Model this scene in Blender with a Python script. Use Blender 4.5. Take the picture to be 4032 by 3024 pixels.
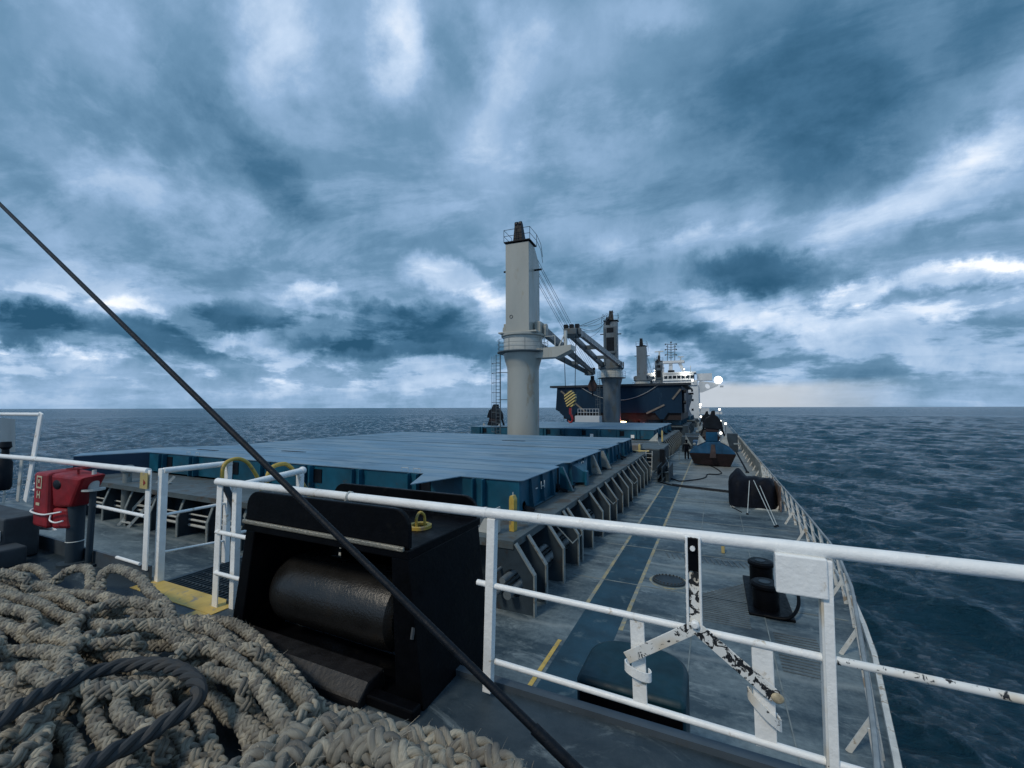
import bpy, math, random
import numpy as np
from mathutils import Vector, Matrix
R = math.radians
random.seed(7); rng = np.random.default_rng(11)
# ------------------------------------------------------------------ clearing
for o in list(bpy.data.objects): bpy.data.objects.remove(o)
scene = bpy.context.scene; col = scene.collection
# ------------------------------------------------------------------ camera
CAM_Z = 4.7; YAW = R(25.2); PITCH = math.atan(51/925); ROLL = R(0.13)
cd = bpy.data.cameras.new('camera'); cam = bpy.data.objects.new('camera', cd); col.objects.link(cam)
cd.sensor_width = 36; cd.lens = 36*925/2212; cd.clip_start = 0.05; cd.clip_end = 90000
cam.matrix_world = (Matrix.Translation((0, 0, CAM_Z)) @ Matrix.Rotation(YAW, 4, 'Z') @ Matrix.Rotation(R(90)+PITCH, 4, 'X') @ Matrix.Rotation(-ROLL, 4, 'Z'))
scene.camera = cam
CM = np.array(cam.matrix_world.to_3x3())
FPX = 925*4032/2212
def ray(u, v):
    d = CM @ np.array([(u-2016)/FPX, -(v-1512)/FPX, -1.0]); return d
def at(u, v, X=None, Y=None, Z=None):            # where a sight line meets a real plane of the ship
    d = ray(u, v)
    t = (X/d[0]) if X is not None else (Y/d[1]) if Y is not None else ((Z-CAM_Z)/d[2])
    return (d[0]*t, d[1]*t, CAM_Z+d[2]*t)
# ------------------------------------------------------------------ view
scene.view_settings.view_transform = 'Standard'; scene.view_settings.look = 'None'
scene.view_settings.exposure = 0.28; scene.view_settings.gamma = 1
scene.render.engine = 'CYCLES'
scene.render.resolution_x = 1024; scene.render.resolution_y = 768
# ------------------------------------------------------------------ node helper
class NT:
    def __init__(s, tree): s.t = tree; s.n = tree.nodes; s.l = tree.links
    def new(s, typ, **kw):
        n = s.n.new(typ)
        for k, v in kw.items(): setattr(n, k, v)
        return n
    def put(s, sock, v):
        if v is None: return
        if isinstance(v, bpy.types.NodeSocket): s.l.new(v, sock)
        else:
            if isinstance(v, (tuple, list)) and len(v) == 3 and sock.type == 'RGBA': v = (*v, 1)
            sock.default_value = v
    def math(s, op, a, b=None, c=None, clamp=False):
        n = s.new('ShaderNodeMath', operation=op, use_clamp=clamp)
        for i, v in enumerate((a, b, c)): s.put(n.inputs[i], v)
        return n.outputs[0]
    def noise(s, vec, scale, detail=4, rough=.5, dist=0, col=False):
        n = s.new('ShaderNodeTexNoise'); s.put(n.inputs['Vector'], vec); s.put(n.inputs['Scale'], scale)
        n.inputs['Detail'].default_value = detail; n.inputs['Roughness'].default_value = rough; n.inputs['Distortion'].default_value = dist
        return n.outputs['Color' if col else 'Fac']
    def ramp(s, fac, stops, interp='LINEAR'):
        n = s.new('ShaderNodeValToRGB'); s.put(n.inputs[0], fac); cr = n.color_ramp; cr.interpolation = interp
        while len(cr.elements) < len(stops): cr.elements.new(.5)
        for e, (p, c) in zip(cr.elements, stops):
            e.position = p; e.color = (c, c, c, 1) if isinstance(c, (int, float)) else (*c, 1)
        return n.outputs[0]
    def mix(s, fac, a, b, blend='MIX'):
        n = s.new('ShaderNodeMix', data_type='RGBA', blend_type=blend)
        s.put(n.inputs[0], fac); s.put(n.inputs[6], a); s.put(n.inputs[7], b); return n.outputs[2]
    def mapr(s, v, a, b, c=0., d=1., smooth=False):
        n = s.new('ShaderNodeMapRange', interpolation_type='SMOOTHSTEP' if smooth else 'LINEAR')
        s.put(n.inputs[0], v)
        for i, q in enumerate((a, b, c, d)): s.put(n.inputs[1+i], q)
        return n.outputs[0]
def srgb(r, g, b):
    f = lambda c: (c/255/12.92) if c/255 <= .04045 else ((c/255+.055)/1.055)**2.4
    return (f(r), f(g), f(b))
# ------------------------------------------------------------------ world: overcast dusk sky
SUN_EL, SUN_AZ = R(46), R(-162)
world = bpy.data.worlds.new('World'); scene.world = world; world.use_nodes = True
w = NT(world.node_tree); w.n.clear()
out = w.new('ShaderNodeOutputWorld')
tc = w.new('ShaderNodeTexCoord').outputs['Generated']
sep = w.new('ShaderNodeSeparateXYZ'); w.put(sep.inputs[0], tc)
dx, dy, dz = sep.outputs
az = w.math('ARCTAN2', dx, dy); el = w.math('ARCSINE', dz)
comb = w.new('ShaderNodeCombineXYZ'); w.put(comb.inputs[0], az); w.put(comb.inputs[1], el); ae = comb.outputs[0]
def vmath(op, a, b=None):
    n = w.new('ShaderNodeVectorMath', operation=op); w.put(n.inputs[0], a)
    if b is not None: w.put(n.inputs[1], b)
    return n
def vscale(a, f):
    n = w.new('ShaderNodeVectorMath', operation='SCALE'); w.put(n.inputs[0], a); w.put(n.inputs[3], f); return n.outputs[0]
# planar cloud layer coordinates (streaks converge towards the horizon)
zz = w.math('ADD', w.math('MAXIMUM', dz, 0.0), 0.16)
pc = w.new('ShaderNodeCombineXYZ'); w.put(pc.inputs[0], w.math('DIVIDE', dx, zz)); w.put(pc.inputs[1], w.math('DIVIDE', dy, zz))
pl = pc.outputs[0]
warpA = vmath('SUBTRACT', w.noise(tc, 7.5, 8, .62, col=True), (.5, .5, .5)).outputs[0]
warpB = vmath('SUBTRACT', w.noise(tc, 1.9, 3, .5, col=True), (.5, .5, .5)).outputs[0]
warpC = vmath('SUBTRACT', w.noise(tc, 24, 6, .6, col=True), (.5, .5, .5)).outputs[0]
warp = vmath('ADD', vmath('ADD', vscale(warpA, .15), vscale(warpB, .06)).outputs[0], vscale(warpC, .045)).outputs[0]
aew = vmath('ADD', ae, vmath('MULTIPLY', warp, (1., .75, 0.)).outputs[0]).outputs[0]
def azel(u, v):
    d = ray(u*4032/2212, v*4032/2212); d = d/np.linalg.norm(d)
    return np.array([math.atan2(d[0], d[1]), math.asin(d[2])])
# cloud masses: centre, half sizes, tilt and lightness, as bearings and elevations on the real sky
BL = [(590,60,95,150,-32,.27),(870,95,65,130,0,.30),(1065,300,110,190,12,.24),(1190,110,170,130,0,.16),(1420,25,110,60,0,.2),
 (540,320,240,60,48,-.22),(300,270,230,70,15,-.12),(230,385,150,50,20,.10),(230,500,280,50,28,-.10),(470,420,200,45,28,.08),
 (250,80,220,90,20,.10),(1010,140,55,110,5,-.14),(700,170,60,110,-15,.06),(760,480,160,60,10,-.10),
 (1780,190,430,200,-18,-.32),(1870,225,210,110,-25,-.08),(1480,350,260,110,-38,-.15),(2190,40,130,120,0,-.26),(1560,440,200,60,-15,-.08),
 (1960,410,420,62,-26,.24),(2160,310,150,70,-30,.20),(1500,520,200,34,-14,.14),(1900,500,300,40,-18,.12),
 (2060,592,190,26,-9,.36),(2180,556,100,22,-6,.30),(1835,628,75,26,-20,.30),(1650,590,150,46,4,-.36),(1240,575,90,50,20,-.15),
 (2110,478,170,22,-22,-.12),(1640,690,300,34,0,.20),(1250,640,120,35,0,.18),(1000,612,120,34,10,.30),(1060,650,40,30,0,.15),
 (710,655,75,28,8,.30),(310,668,70,26,5,.22),(110,652,170,20,6,.14),(470,690,110,34,0,-.30),(90,705,120,38,0,-.34),(260,728,260,36,4,-.26),
 (860,690,160,34,6,-.38),(680,720,110,30,0,-.26),(850,748,270,26,0,-.28),(470,728,60,14,8,.26),(590,738,50,20,0,.26),(170,785,60,24,10,.18),(15,742,32,10,0,.25),
 (420,560,220,60,22,-.10),(820,560,140,60,5,-.05),(450,830,700,36,0,.10),(1420,697,88,46,0,-.36),(1590,748,110,40,0,-.15),(1770,772,180,28,0,-.06),
 (2140,735,150,60,-8,-.10),(1950,818,520,24,1,-.12),(1300,545,130,40,-15,.10),(2100,660,220,26,-6,.16),(1520,640,80,20,0,.12)]
acc = None
def blob(u, v, rx, ry, rot, vec):
    c = azel(u, v); a = R(rot)
    e1 = azel(u+rx*math.cos(a), v+rx*math.sin(a))-c; e2 = azel(u-ry*math.sin(a), v+ry*math.cos(a))-c
    n = w.new('ShaderNodeMapping', vector_type='TEXTURE'); w.put(n.inputs[0], vec)
    n.inputs[1].default_value = (c[0], c[1], 0); n.inputs[2].default_value = (0, 0, math.atan2(e1[1], e1[0]))
    n.inputs[3].default_value = (np.hypot(*e1)*1.45, np.hypot(*e2)*1.45, 1)
    return w.new('ShaderNodeVectorMath', operation='LENGTH'), n
base = w.math('ADD', w.mapr(el, .02, .35, .53, .475, True), 0.0)
n1 = w.noise(pl, .8, 7, .55, .2); n2 = w.noise(tc, 11, 9, .62, .4); n3 = w.noise(tc, 3.6, 8, .6, .3)
acc = w.math('MULTIPLY_ADD', w.math('SUBTRACT', n1, .5), .12, base)
acc = w.math('MULTIPLY_ADD', w.math('SUBTRACT', n3, .5), .36, acc)
acc = w.math('MULTIPLY_ADD', w.math('SUBTRACT', n2, .5), w.mapr(el, .03, .55, .42, .12), acc)
# heaped cloud banks low over the horizon: crisp tops, flatter bases
mpc = w.new('ShaderNodeMapping'); w.put(mpc.inputs[0], ae); mpc.inputs[3].default_value = (4.2, 11.5, 1)
cum = w.noise(mpc.outputs[0], 1.0, 10, .60, .15); cumS = w.mapr(cum, .455, .545, -.5, .5, True)
acc = w.math('MULTIPLY_ADD', cumS, w.math('MULTIPLY', w.mapr(el, .30, .14, 0, -.26, True), w.mapr(el, .015, .07, .25, 1, True)), acc)
# torn mid-level sheets
mpd = w.new('ShaderNodeMapping'); w.put(mpd.inputs[0], pl); mpd.inputs[2].default_value = (0, 0, R(-35)); mpd.inputs[3].default_value = (.85, 1.35, 1)
sh = w.mapr(w.noise(mpd.outputs[0], 1.5, 10, .62, .35), .42, .60, -.5, .5, True)
acc = w.math('MULTIPLY_ADD', sh, w.mapr(el, .12, .3, .05, .15), acc)
for (u, v, rx, ry, rot, amp) in BL:
    ln, n = blob(u, v, rx, ry, rot, aew); w.l.new(n.outputs[0], ln.inputs[0])
    hi = v > 560 and rx < 300
    acc = w.math('MULTIPLY_ADD', w.mapr(ln.outputs['Value'], 1.0 if hi else 1.0, .40 if hi else .12, 0, 1, True), amp*(.78 if hi and amp > .3 else .9), acc)
cl = w.ramp(acc, [(0., srgb(34,76,104)), (.2, srgb(64,104,134)), (.4, srgb(100,136,166)), (.58, srgb(138,168,200)), (.75, srgb(182,202,226)), (.94, srgb(236,240,246))])
# pale rain-free strip above the horizon on the right
c0 = azel(1545, 862); c1 = azel(1960, 862)
strip = w.math('MULTIPLY', w.math('MULTIPLY', w.mapr(az, c0[0]-.16, c0[0]-.02, 0, 1, True), w.mapr(w.math('MULTIPLY_ADD', w.noise(tc, 14, 3), .1, az), c1[0]-.16, c1[0]+.10, 1, 0, True)),
    w.mapr(w.math('MULTIPLY_ADD', w.noise(tc, 10, 3), -.022, el), .026, .046, 1, 0, True))
cl = w.mix(w.math('MULTIPLY', strip, .78), cl, srgb(188,192,196))
below = w.mapr(el, -.02, -.004, 0, 1)
cl = w.mix(below, srgb(60,90,120), cl)
sky = w.new('ShaderNodeTexSky', sky_type='NISHITA'); sky.sun_disc = False; sky.sun_elevation = SUN_EL; sky.sun_rotation = SUN_AZ
b1 = w.new('ShaderNodeBackground'); w.put(b1.inputs[0], sky.outputs[0]); b1.inputs[1].default_value = .05
b2 = w.new('ShaderNodeBackground'); w.put(b2.inputs[0], cl); b2.inputs[1].default_value = 1.0
mx = w.new('ShaderNodeMixShader'); mx.inputs[0].default_value = .97
w.l.new(b1.outputs[0], mx.inputs[1]); w.l.new(b2.outputs[0], mx.inputs[2]); w.l.new(mx.outputs[0], out.inputs[0])
# ------------------------------------------------------------------ sun (veiled, also standing in for foremast floodlights, from over the bow)
sd = bpy.data.lights.new('sun', 'SUN'); sd.energy = 1.25; sd.angle = R(10); sd.color = (1, .90, .74)
so = bpy.data.objects.new('sun', sd); col.objects.link(so)
sv = Vector((math.sin(SUN_AZ)*math.cos(SUN_EL), math.cos(SUN_AZ)*math.cos(SUN_EL), math.sin(SUN_EL)))
so.rotation_euler = sv.to_track_quat('Z', 'Y').to_euler(); so.location = (-20, -60, 60)

# ------------------------------------------------------------------ materials
MATS = {}
def mat(name, base, rough=.5, metal=0., var=.12, vscale=1.5, dirt=None, dirt_amt=0., dirt_scale=2., bump=.0, bscale=30, spec=.5, coord='pos', stretch=None, rvar=.1):
    if name in MATS: return MATS[name]
    m = bpy.data.materials.new(name); m.use_nodes = True; t = NT(m.node_tree)
    p = t.n['Principled BSDF']
    pos = t.new('ShaderNodeNewGeometry').outputs['Position'] if coord == 'pos' else t.new('ShaderNodeTexCoord').outputs['Object']
    if stretch:
        mp = t.new('ShaderNodeMapping'); t.put(mp.inputs[0], pos); mp.inputs[3].default_value = stretch; pos = mp.outputs[0]
    n = t.noise(pos, vscale, 6, .6)
    lo = tuple(c*(1-var*1.6) for c in base); hi = tuple(min(1, c*(1+var)) for c in base)
    c = t.mix(t.mapr(n, .3, .7), lo, hi)
    if dirt and dirt_amt > 0:
        n2 = t.noise(pos, dirt_scale, 8, .65, .3)
        c = t.mix(t.math('MULTIPLY', t.mapr(n2, .66-dirt_amt*.35, .74-dirt_amt*.3, 0, 1, True), .85), c, dirt)
    t.put(p.inputs['Base Color'], c)
    t.put(p.inputs['Roughness'], t.mapr(t.noise(pos, vscale*2.3, 4), .3, .7, max(.02, rough-rvar), min(1, rough+rvar)))
    p.inputs['Metallic'].default_value = metal; p.inputs['Specular IOR Level'].default_value = spec
    if bump > 0:
        b = t.new('ShaderNodeBump'); b.inputs['Strength'].default_value = bump; b.inputs['Distance'].default_value = .01
        t.put(b.inputs['Height'], t.noise(pos, bscale, 5, .6)); t.l.new(b.outputs[0], p.inputs['Normal'])
    MATS[name] = m; return m
RUST = (.10, .045, .02)
white = mat('white_paint', (.90,.90,.88), .38, var=.05, vscale=9, dirt=(.48,.38,.25), dirt_amt=.16, dirt_scale=7, bump=.5, bscale=28)
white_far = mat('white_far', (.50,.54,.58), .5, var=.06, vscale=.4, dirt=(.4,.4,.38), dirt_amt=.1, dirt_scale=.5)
greyw = mat('grey_white_paint', (.50,.52,.50), .45, var=.1, vscale=3, dirt=(.22,.18,.13), dirt_amt=.25, dirt_scale=2.5, bump=.2, bscale=40)
cream1 = cream = mat('crane_paint', (.38,.385,.35), .38, var=.09, vscale=.5, dirt=(.30,.26,.19), dirt_amt=.28, dirt_scale=.8, stretch=(1,1,.3), spec=.6)
darkg = mat('dark_machinery', (.006,.009,.014), .5, var=.3, vscale=2, spec=.2)
pipem = mat('pipe_grey', (.13,.155,.17), .5, var=.15, vscale=2, dirt=(.06,.05,.04), dirt_amt=.25)
jibp = mat('jib_paint', (.085,.11,.125), .45, var=.15, vscale=.6, dirt=(.09,.07,.05), dirt_amt=.25, dirt_scale=.9)
black = mat('black_gloss_paint', (.002,.0025,.004), .45, var=.3, vscale=5, bump=.25, bscale=25, spec=.12, dirt=(.008,.008,.008), dirt_amt=.2, dirt_scale=4)
roller_m = mat('worn_roller_steel', (.035,.034,.033), .30, metal=.6, var=.3, vscale=3, dirt=(.045,.035,.025), dirt_amt=.25, dirt_scale=3, bump=.3, bscale=60, rvar=.06, spec=.9)
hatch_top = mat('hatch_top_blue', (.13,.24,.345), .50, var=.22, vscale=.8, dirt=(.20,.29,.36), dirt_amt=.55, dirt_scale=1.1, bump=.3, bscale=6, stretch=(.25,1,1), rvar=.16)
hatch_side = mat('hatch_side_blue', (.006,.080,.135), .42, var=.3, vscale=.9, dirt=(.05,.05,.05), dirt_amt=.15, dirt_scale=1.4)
steel_grey = mat('coaming_grey', (.032,.048,.062), .5, var=.2, vscale=1.6, dirt=(.03,.028,.028), dirt_amt=.2, dirt_scale=2.2, spec=.25, bump=.2, bscale=20)
rim_grey = mat('coaming_rim_grey', (.085,.11,.12), .55, var=.2, vscale=1.2, dirt=(.07,.055,.04), dirt_amt=.4, dirt_scale=1.5)
flange_m = mat('stay_flange', (.21,.24,.24), .5, var=.15, vscale=3, dirt=(.12,.09,.06), dirt_amt=.3, dirt_scale=3)
yellow = mat('yellow_paint', (.52,.36,.07), .5, var=.15, vscale=4, dirt=(.2,.17,.12), dirt_amt=.3, dirt_scale=5)
yellow2 = mat('pale_yellow_paint', (.50,.40,.16), .5, var=.15, vscale=4, dirt=(.3,.27,.2), dirt_amt=.3, dirt_scale=6)
red = mat('red_cover', (.26,.006,.012), .55, var=.25, vscale=5, bump=.4, bscale=14)
redp = mat('red_paint', (.27,.012,.015), .45, var=.2, vscale=5)
cable_m = mat('greased_wire', (.004,.007,.012), .5, spec=.2, var=.3, vscale=30, bump=.3, bscale=150)
tealb = mat('teal_paint', (.004,.034,.050), .5, spec=.3, var=.25, vscale=3, dirt=(.006,.03,.04), dirt_amt=.3, dirt_scale=3)
tarp_m = mat('dark_tarpaulin', (.005,.007,.013), .7, var=.3, vscale=3, bump=.8, bscale=6, spec=.15)
hull_blue = mat('hull_blue', (.003,.022,.05), .6, spec=.2, var=.3, vscale=.25, dirt=(.025,.06,.10), dirt_amt=.3, dirt_scale=.35, stretch=(1,1,.5))
hull_red = mat('hull_red', (.009,.004,.005), .7, var=.3, vscale=.5)
wood = mat('weathered_timber', (.17,.155,.135), .8, var=.2, vscale=2)
glass_m = mat('dark_glass', (.008,.012,.018), .1, var=.1, spec=.6)
bootm = mat('dark_clothing', (.003,.005,.010), .9, var=.2, vscale=6, spec=.1)
skin_m = mat('skin', (.35,.2,.14), .6, var=.1, vscale=8)
refl_m = mat('reflective_tape', (.75,.78,.78), .4, var=.05)
mark_m = mat('white_marking', (.62,.64,.62), .6, var=.2, vscale=8)
grate_m = mat('grating_steel', (.05,.065,.075), .5, var=.3, vscale=5)
bolt_m = mat('bolt_steel', (.05,.055,.06), .5)
def emis(name, colr, s):
    m = bpy.data.materials.new(name); m.use_nodes = True; p = m.node_tree.nodes['Principled BSDF']
    p.inputs['Emission Color'].default_value = (*colr, 1); p.inputs['Emission Strength'].default_value = s; return m
lampw = emis('lamp_white', (1, .93, .80), 3.5); lampy = emis('lamp_yellow', (1, .78, .4), 8)
# deck paint: worn green-grey with darker wet and greasy areas and paler scuffed ones
def deck_mat(name, baseA, baseB, wet=True):
    m = bpy.data.materials.new(name); m.use_nodes = True; t = NT(m.node_tree); p = t.n['Principled BSDF']
    pos = t.new('ShaderNodeNewGeometry').outputs['Position']
    mp = t.new('ShaderNodeMapping'); t.put(mp.inputs[0], pos); mp.inputs[3].default_value = (.45, 1, 1); ps = mp.outputs[0]
    sp = t.new('ShaderNodeSeparateXYZ'); t.put(sp.inputs[0], pos)
    big = t.noise(ps, .28, 4, .5); mid = t.noise(ps, 1.1, 8, .68, .4); fine = t.noise(pos, 9, 8, .7)
    f = t.math('ADD', t.math('MULTIPLY', big, .9), t.math('MULTIPLY_ADD', mid, .7, t.math('MULTIPLY', fine, .45)))
    bd = t.new('ShaderNodeMapping'); t.put(bd.inputs[0], pos); bd.inputs[3].default_value = (.05, 1, 1)
    f = t.math('MULTIPLY_ADD', t.math('SUBTRACT', t.noise(bd.outputs[0], 1.3, 5, .7), .5), .45, f)
    c = t.mix(t.mapr(f, .88, 1.2), baseA, baseB)
    sc = t.mapr(t.noise(ps, 2.6, 9, .75, .8), .52, .66, 0, 1, True)                       # pale scuffs
    c = t.mix(t.math('MULTIPLY', sc, .5), c, (.28,.33,.34))
    aft = t.math('MULTIPLY', t.mapr(sp.outputs[1], 24, 30), t.mapr(sp.outputs[0], -2.2, -1.2)) # drier, paler deck further aft
    c = t.mix(t.math('MULTIPLY', aft, .45), c, (.30,.30,.28))
    grease = t.mapr(t.noise(ps, .75, 6, .6, .3), .56, .68, 0, 1, True)
    c = t.mix(t.math('MULTIPLY', grease, .8), c, (.022,.036,.05))
    if wet:
        wv = t.math('ADD', sp.outputs[1], t.math('MULTIPLY', t.noise(pos, .8, 3), .7))
        ws = t.math('PINGPONG', wv, 2.35); band = t.mapr(ws, 0, .16, 1, 0, True)           # transverse weld seams, rubbed pale
        c = t.mix(t.math('MULTIPLY', band, .35), c, (.34,.37,.36))
    t.put(p.inputs['Base Color'], c)
    rr = t.mapr(t.noise(ps, .9, 5, .6), .35, .65, .35, .75); t.put(p.inputs['Roughness'], rr)
    b = t.new('ShaderNodeBump'); b.inputs['Strength'].default_value = .35; b.inputs['Distance'].default_value = .01
    t.put(b.inputs['Height'], t.noise(pos, 22, 6, .65)); t.l.new(b.outputs[0], p.inputs['Normal']); return m
deckm = deck_mat('main_deck_paint', (.032,.055,.072), (.175,.22,.235))
fdeckm = deck_mat('forecastle_paint', (.014,.028,.040), (.055,.075,.09), False)
walkm = mat('walkway_paint', (.012,.050,.080), .55, var=.3, vscale=1.2, dirt=(.07,.11,.13), dirt_amt=.3, dirt_scale=2.2, bump=.3, bscale=25)
linem = mat('worn_yellow_line', (.36,.31,.18), .6, var=.2, vscale=5, dirt=(.20,.23,.23), dirt_amt=.62, dirt_scale=3)
linem2 = mat('fresh_yellow_line', (.58,.40,.10), .6, var=.15, vscale=5, dirt=(.24,.22,.18), dirt_amt=.3, dirt_scale=9)
# paint flaking off to black
def peel(name, thr):
    m = bpy.data.materials.new(name); m.use_nodes = True; t = NT(m.node_tree); p = t.n['Principled BSDF']
    pos = t.new('ShaderNodeNewGeometry').outputs['Position']
    n = t.noise(pos, 17, 6, .66, 1.6); k = t.mapr(n, thr, thr+.012)
    c = t.mix(k, (.015,.017,.02), t.mix(t.mapr(t.noise(pos, 6, 2), .5, .7), (.78,.78,.75), (.62,.52,.38)))
    t.put(p.inputs['Base Color'], c); t.put(p.inputs['Roughness'], .5)
    b = t.new('ShaderNodeBump'); b.inputs['Strength'].default_value = .8; b.inputs['Distance'].default_value = .003
    t.put(b.inputs['Height'], k); t.l.new(b.outputs[0], p.inputs['Normal']); return m
peelm = peel('flaking_white', .47); peel2 = peel('chipped_white', .405)

# ------------------------------------------------------------------ mesh helpers
def vec(*a): return np.array(a, float)
class MB:
    def __init__(s): s.v = []; s.f = []
    def add(s, vs, fs):
        o = len(s.v); s.v += [tuple(float(c) for c in p) for p in vs]; s.f += [tuple(i+o for i in f) for f in fs]; return s
    def box(s, x0, x1, y0, y1, z0, z1):
        return s.add([(x0,y0,z0),(x1,y0,z0),(x1,y1,z0),(x0,y1,z0),(x0,y0,z1),(x1,y0,z1),(x1,y1,z1),(x0,y1,z1)],
                     [(0,3,2,1),(4,5,6,7),(0,1,5,4),(1,2,6,5),(2,3,7,6),(3,0,4,7)])
    def hexa(s, b, t): return s.add(list(b)+list(t), [(0,3,2,1),(4,5,6,7),(0,1,5,4),(1,2,6,5),(2,3,7,6),(3,0,4,7)])
    def bar(s, p, q, wd, th, up=(0,0,1), w2=None, t2=None):
        p, q = vec(*p), vec(*q); d = q-p; d /= np.linalg.norm(d); sx = np.cross(d, up); sx /= np.linalg.norm(sx); sz = np.cross(sx, d)
        w2 = w2 or wd; t2 = t2 or th
        B = [p+sx*a*wd/2+sz*b*th/2 for a, b in ((-1,-1),(1,-1),(1,1),(-1,1))]; T = [q+sx*a*w2/2+sz*b*t2/2 for a, b in ((-1,-1),(1,-1),(1,1),(-1,1))]
        return s.add(B+T, [(0,1,2,3),(7,6,5,4),(1,0,4,5),(2,1,5,6),(3,2,6,7),(0,3,7,4)])
    def tube(s, pts, r, n=10, cap=True):
        pts = [vec(*p) for p in pts]; N = len(pts); rs = r if isinstance(r, (list, tuple, np.ndarray)) else [r]*N
        T = [pts[min(i+1,N-1)]-pts[max(i-1,0)] for i in range(N)]; T = [t/np.linalg.norm(t) for t in T]
        u = np.cross(T[0], (0,0,1.)); u = np.cross(T[0], (1.,0,0)) if np.linalg.norm(u) < .1 else u; u /= np.linalg.norm(u)
        V = []
        for i in range(N):
            u = u-T[i]*np.dot(u, T[i]); u /= np.linalg.norm(u); v = np.cross(T[i], u)
            V += [pts[i]+rs[i]*(u*math.cos(2*math.pi*k/n)+v*math.sin(2*math.pi*k/n)) for k in range(n)]
        F = [(i*n+k, i*n+(k+1)%n, (i+1)*n+(k+1)%n, (i+1)*n+k) for i in range(N-1) for k in range(n)]
        if cap: F += [tuple(range(n-1,-1,-1)), tuple((N-1)*n+k for k in range(n))]
        return s.add(V, F)
    def lathe(s, c, prof, n=32, a0=0, a1=360, axis='z', cap=True):
        full = (a1-a0) >= 360; m = n if full else n+1; V = []
        for (r, h) in prof:
            for k in range(m):
                a = R(a0+(a1-a0)*k/n); x, y = r*math.cos(a), r*math.sin(a)
                V.append({'z': (c[0]+x, c[1]+y, c[2]+h), 'x': (c[0]+h, c[1]+x, c[2]+y), 'y': (c[0]+x, c[1]+h, c[2]-y)}[axis])
        F = []
        for i in range(len(prof)-1):
            for k in range(n):
                k2 = (k+1) % m; F.append((i*m+k, i*m+k2, (i+1)*m+k2, (i+1)*m+k))
        if cap and full: F += [tuple(range(m-1,-1,-1)), tuple((len(prof)-1)*m+k for k in range(m))]
        return s.add(V, F)
    def prism(s, poly, ext):
        n = len(poly); e = vec(*ext); P = [vec(*p) for p in poly]; Q = [p+e for p in P]
        nrm = sum((np.cross(P[i]-P[0], P[(i+1)%n]-P[0]) for i in range(1, n-1)), vec(0,0,0))
        flip = np.dot(nrm, e) < 0; F = [(i, (i+1)%n, n+(i+1)%n, n+i) for i in range(n)]+[tuple(range(n-1,-1,-1)), tuple(range(n,2*n))]
        if flip: F = [tuple(reversed(f)) for f in F]
        return s.add(P+Q, F)
    def sphere(s, c, r, n=14, sq=(1,1,1)):
        prof = [(max(1e-4, r*math.sin(math.pi*i/n)), -r*math.cos(math.pi*i/n)) for i in range(n+1)]
        o = len(s.v); s.lathe((0,0,0), prof, n*2, cap=False)
        for i in range(o, len(s.v)): x, y, z = s.v[i]; s.v[i] = (c[0]+x*sq[0], c[1]+y*sq[1], c[2]+z*sq[2])
        return s
    def hole_plate(s, poly, hc, hr, ext, n=28, hsq=1.0):
        # flat plate (poly in a plane given as 3-D points) with an oval hole; hc a 3-D point in the plane
        P = [vec(*p) for p in poly]; c = vec(*hc); e = vec(*ext); en = e/np.linalg.norm(e)
        ax = P[1]-P[0]; ax /= np.linalg.norm(ax); ay = np.cross(en, ax); q2 = [(np.dot(p-c, ax), np.dot(p-c, ay)) for p in P]
        outp = []; inn = []
        for k in range(n):
            a = 2*math.pi*(k+.5)/n; d = (math.cos(a), math.sin(a)); best = 1e9
            for i in range(len(q2)):
                (x1, y1), (x2, y2) = q2[i], q2[(i+1)%len(q2)]; ex, ey = x2-x1, y2-y1; den = d[0]*ey-d[1]*ex
                if abs(den) < 1e-9: continue
                t = (x1*ey-y1*ex)/den; uu = (x1*d[1]-y1*d[0])/den
                if t > 0 and -1e-6 <= uu <= 1+1e-6: best = min(best, t)
            outp.append(c+ax*d[0]*best+ay*d[1]*best); inn.append(c+(ax*d[0]+ay*d[1]*hsq)*hr)
        V = outp+inn+[p+e for p in outp]+[p+e for p in inn]; F = []
        for k in range(n):
            j = (k+1)%n; F += [(k, n+k, n+j, j), (2*n+k, 2*n+j, 3*n+j, 3*n+k), (k, j, 2*n+j, 2*n+k), (n+k, 3*n+k, 3*n+j, n+j)]
        return s.add(V, F)
    def build(s, name, m, parent=None, smooth=False, bevel=0, label=None, cat=None, group=None, kind=None, rot=None):
        me = bpy.data.meshes.new(name); V = np.array(s.v, float)
        if parent is not None: V = V-np.array(root_loc(parent))
        me.from_pydata(V.tolist(), [], s.f); me.materials.append(m)
        if smooth: me.shade_auto() if hasattr(me, 'shade_auto') else None
        o = bpy.data.objects.new(name, me); col.objects.link(o)
        if smooth:
            me.polygons.foreach_set('use_smooth', [True]*len(me.polygons))
            try: me.set_sharp_from_angle(angle=R(38))
            except Exception: pass
        if parent is not None: o.parent = parent
        if bevel:
            b = o.modifiers.new('bevel', 'BEVEL'); b.width = bevel; b.segments = 2; b.limit_method = 'ANGLE'; b.angle_limit = R(40)
        return tag(o, label, cat, group, kind)
def root_loc(o):
    l = Vector(o.location); p = o.parent
    while p: l += Vector(p.location); p = p.parent
    return l
def tag(o, label=None, cat=None, group=None, kind=None):
    for k, v in (('label', label), ('category', cat), ('group', group), ('kind', kind)):
        if v: o[k] = v
    return o
def thing(name, loc, label, cat, group=None):
    o = bpy.data.objects.new(name, None); o.empty_display_size = .1; col.objects.link(o); o.location = loc; return tag(o, label, cat, group)
def copy_tree(o, parent=None):
    c = o.copy(); col.objects.link(c); c.parent = parent
    for ch in [x for x in bpy.data.objects if x.parent == o]: copy_tree(ch, c)
    return c
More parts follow.
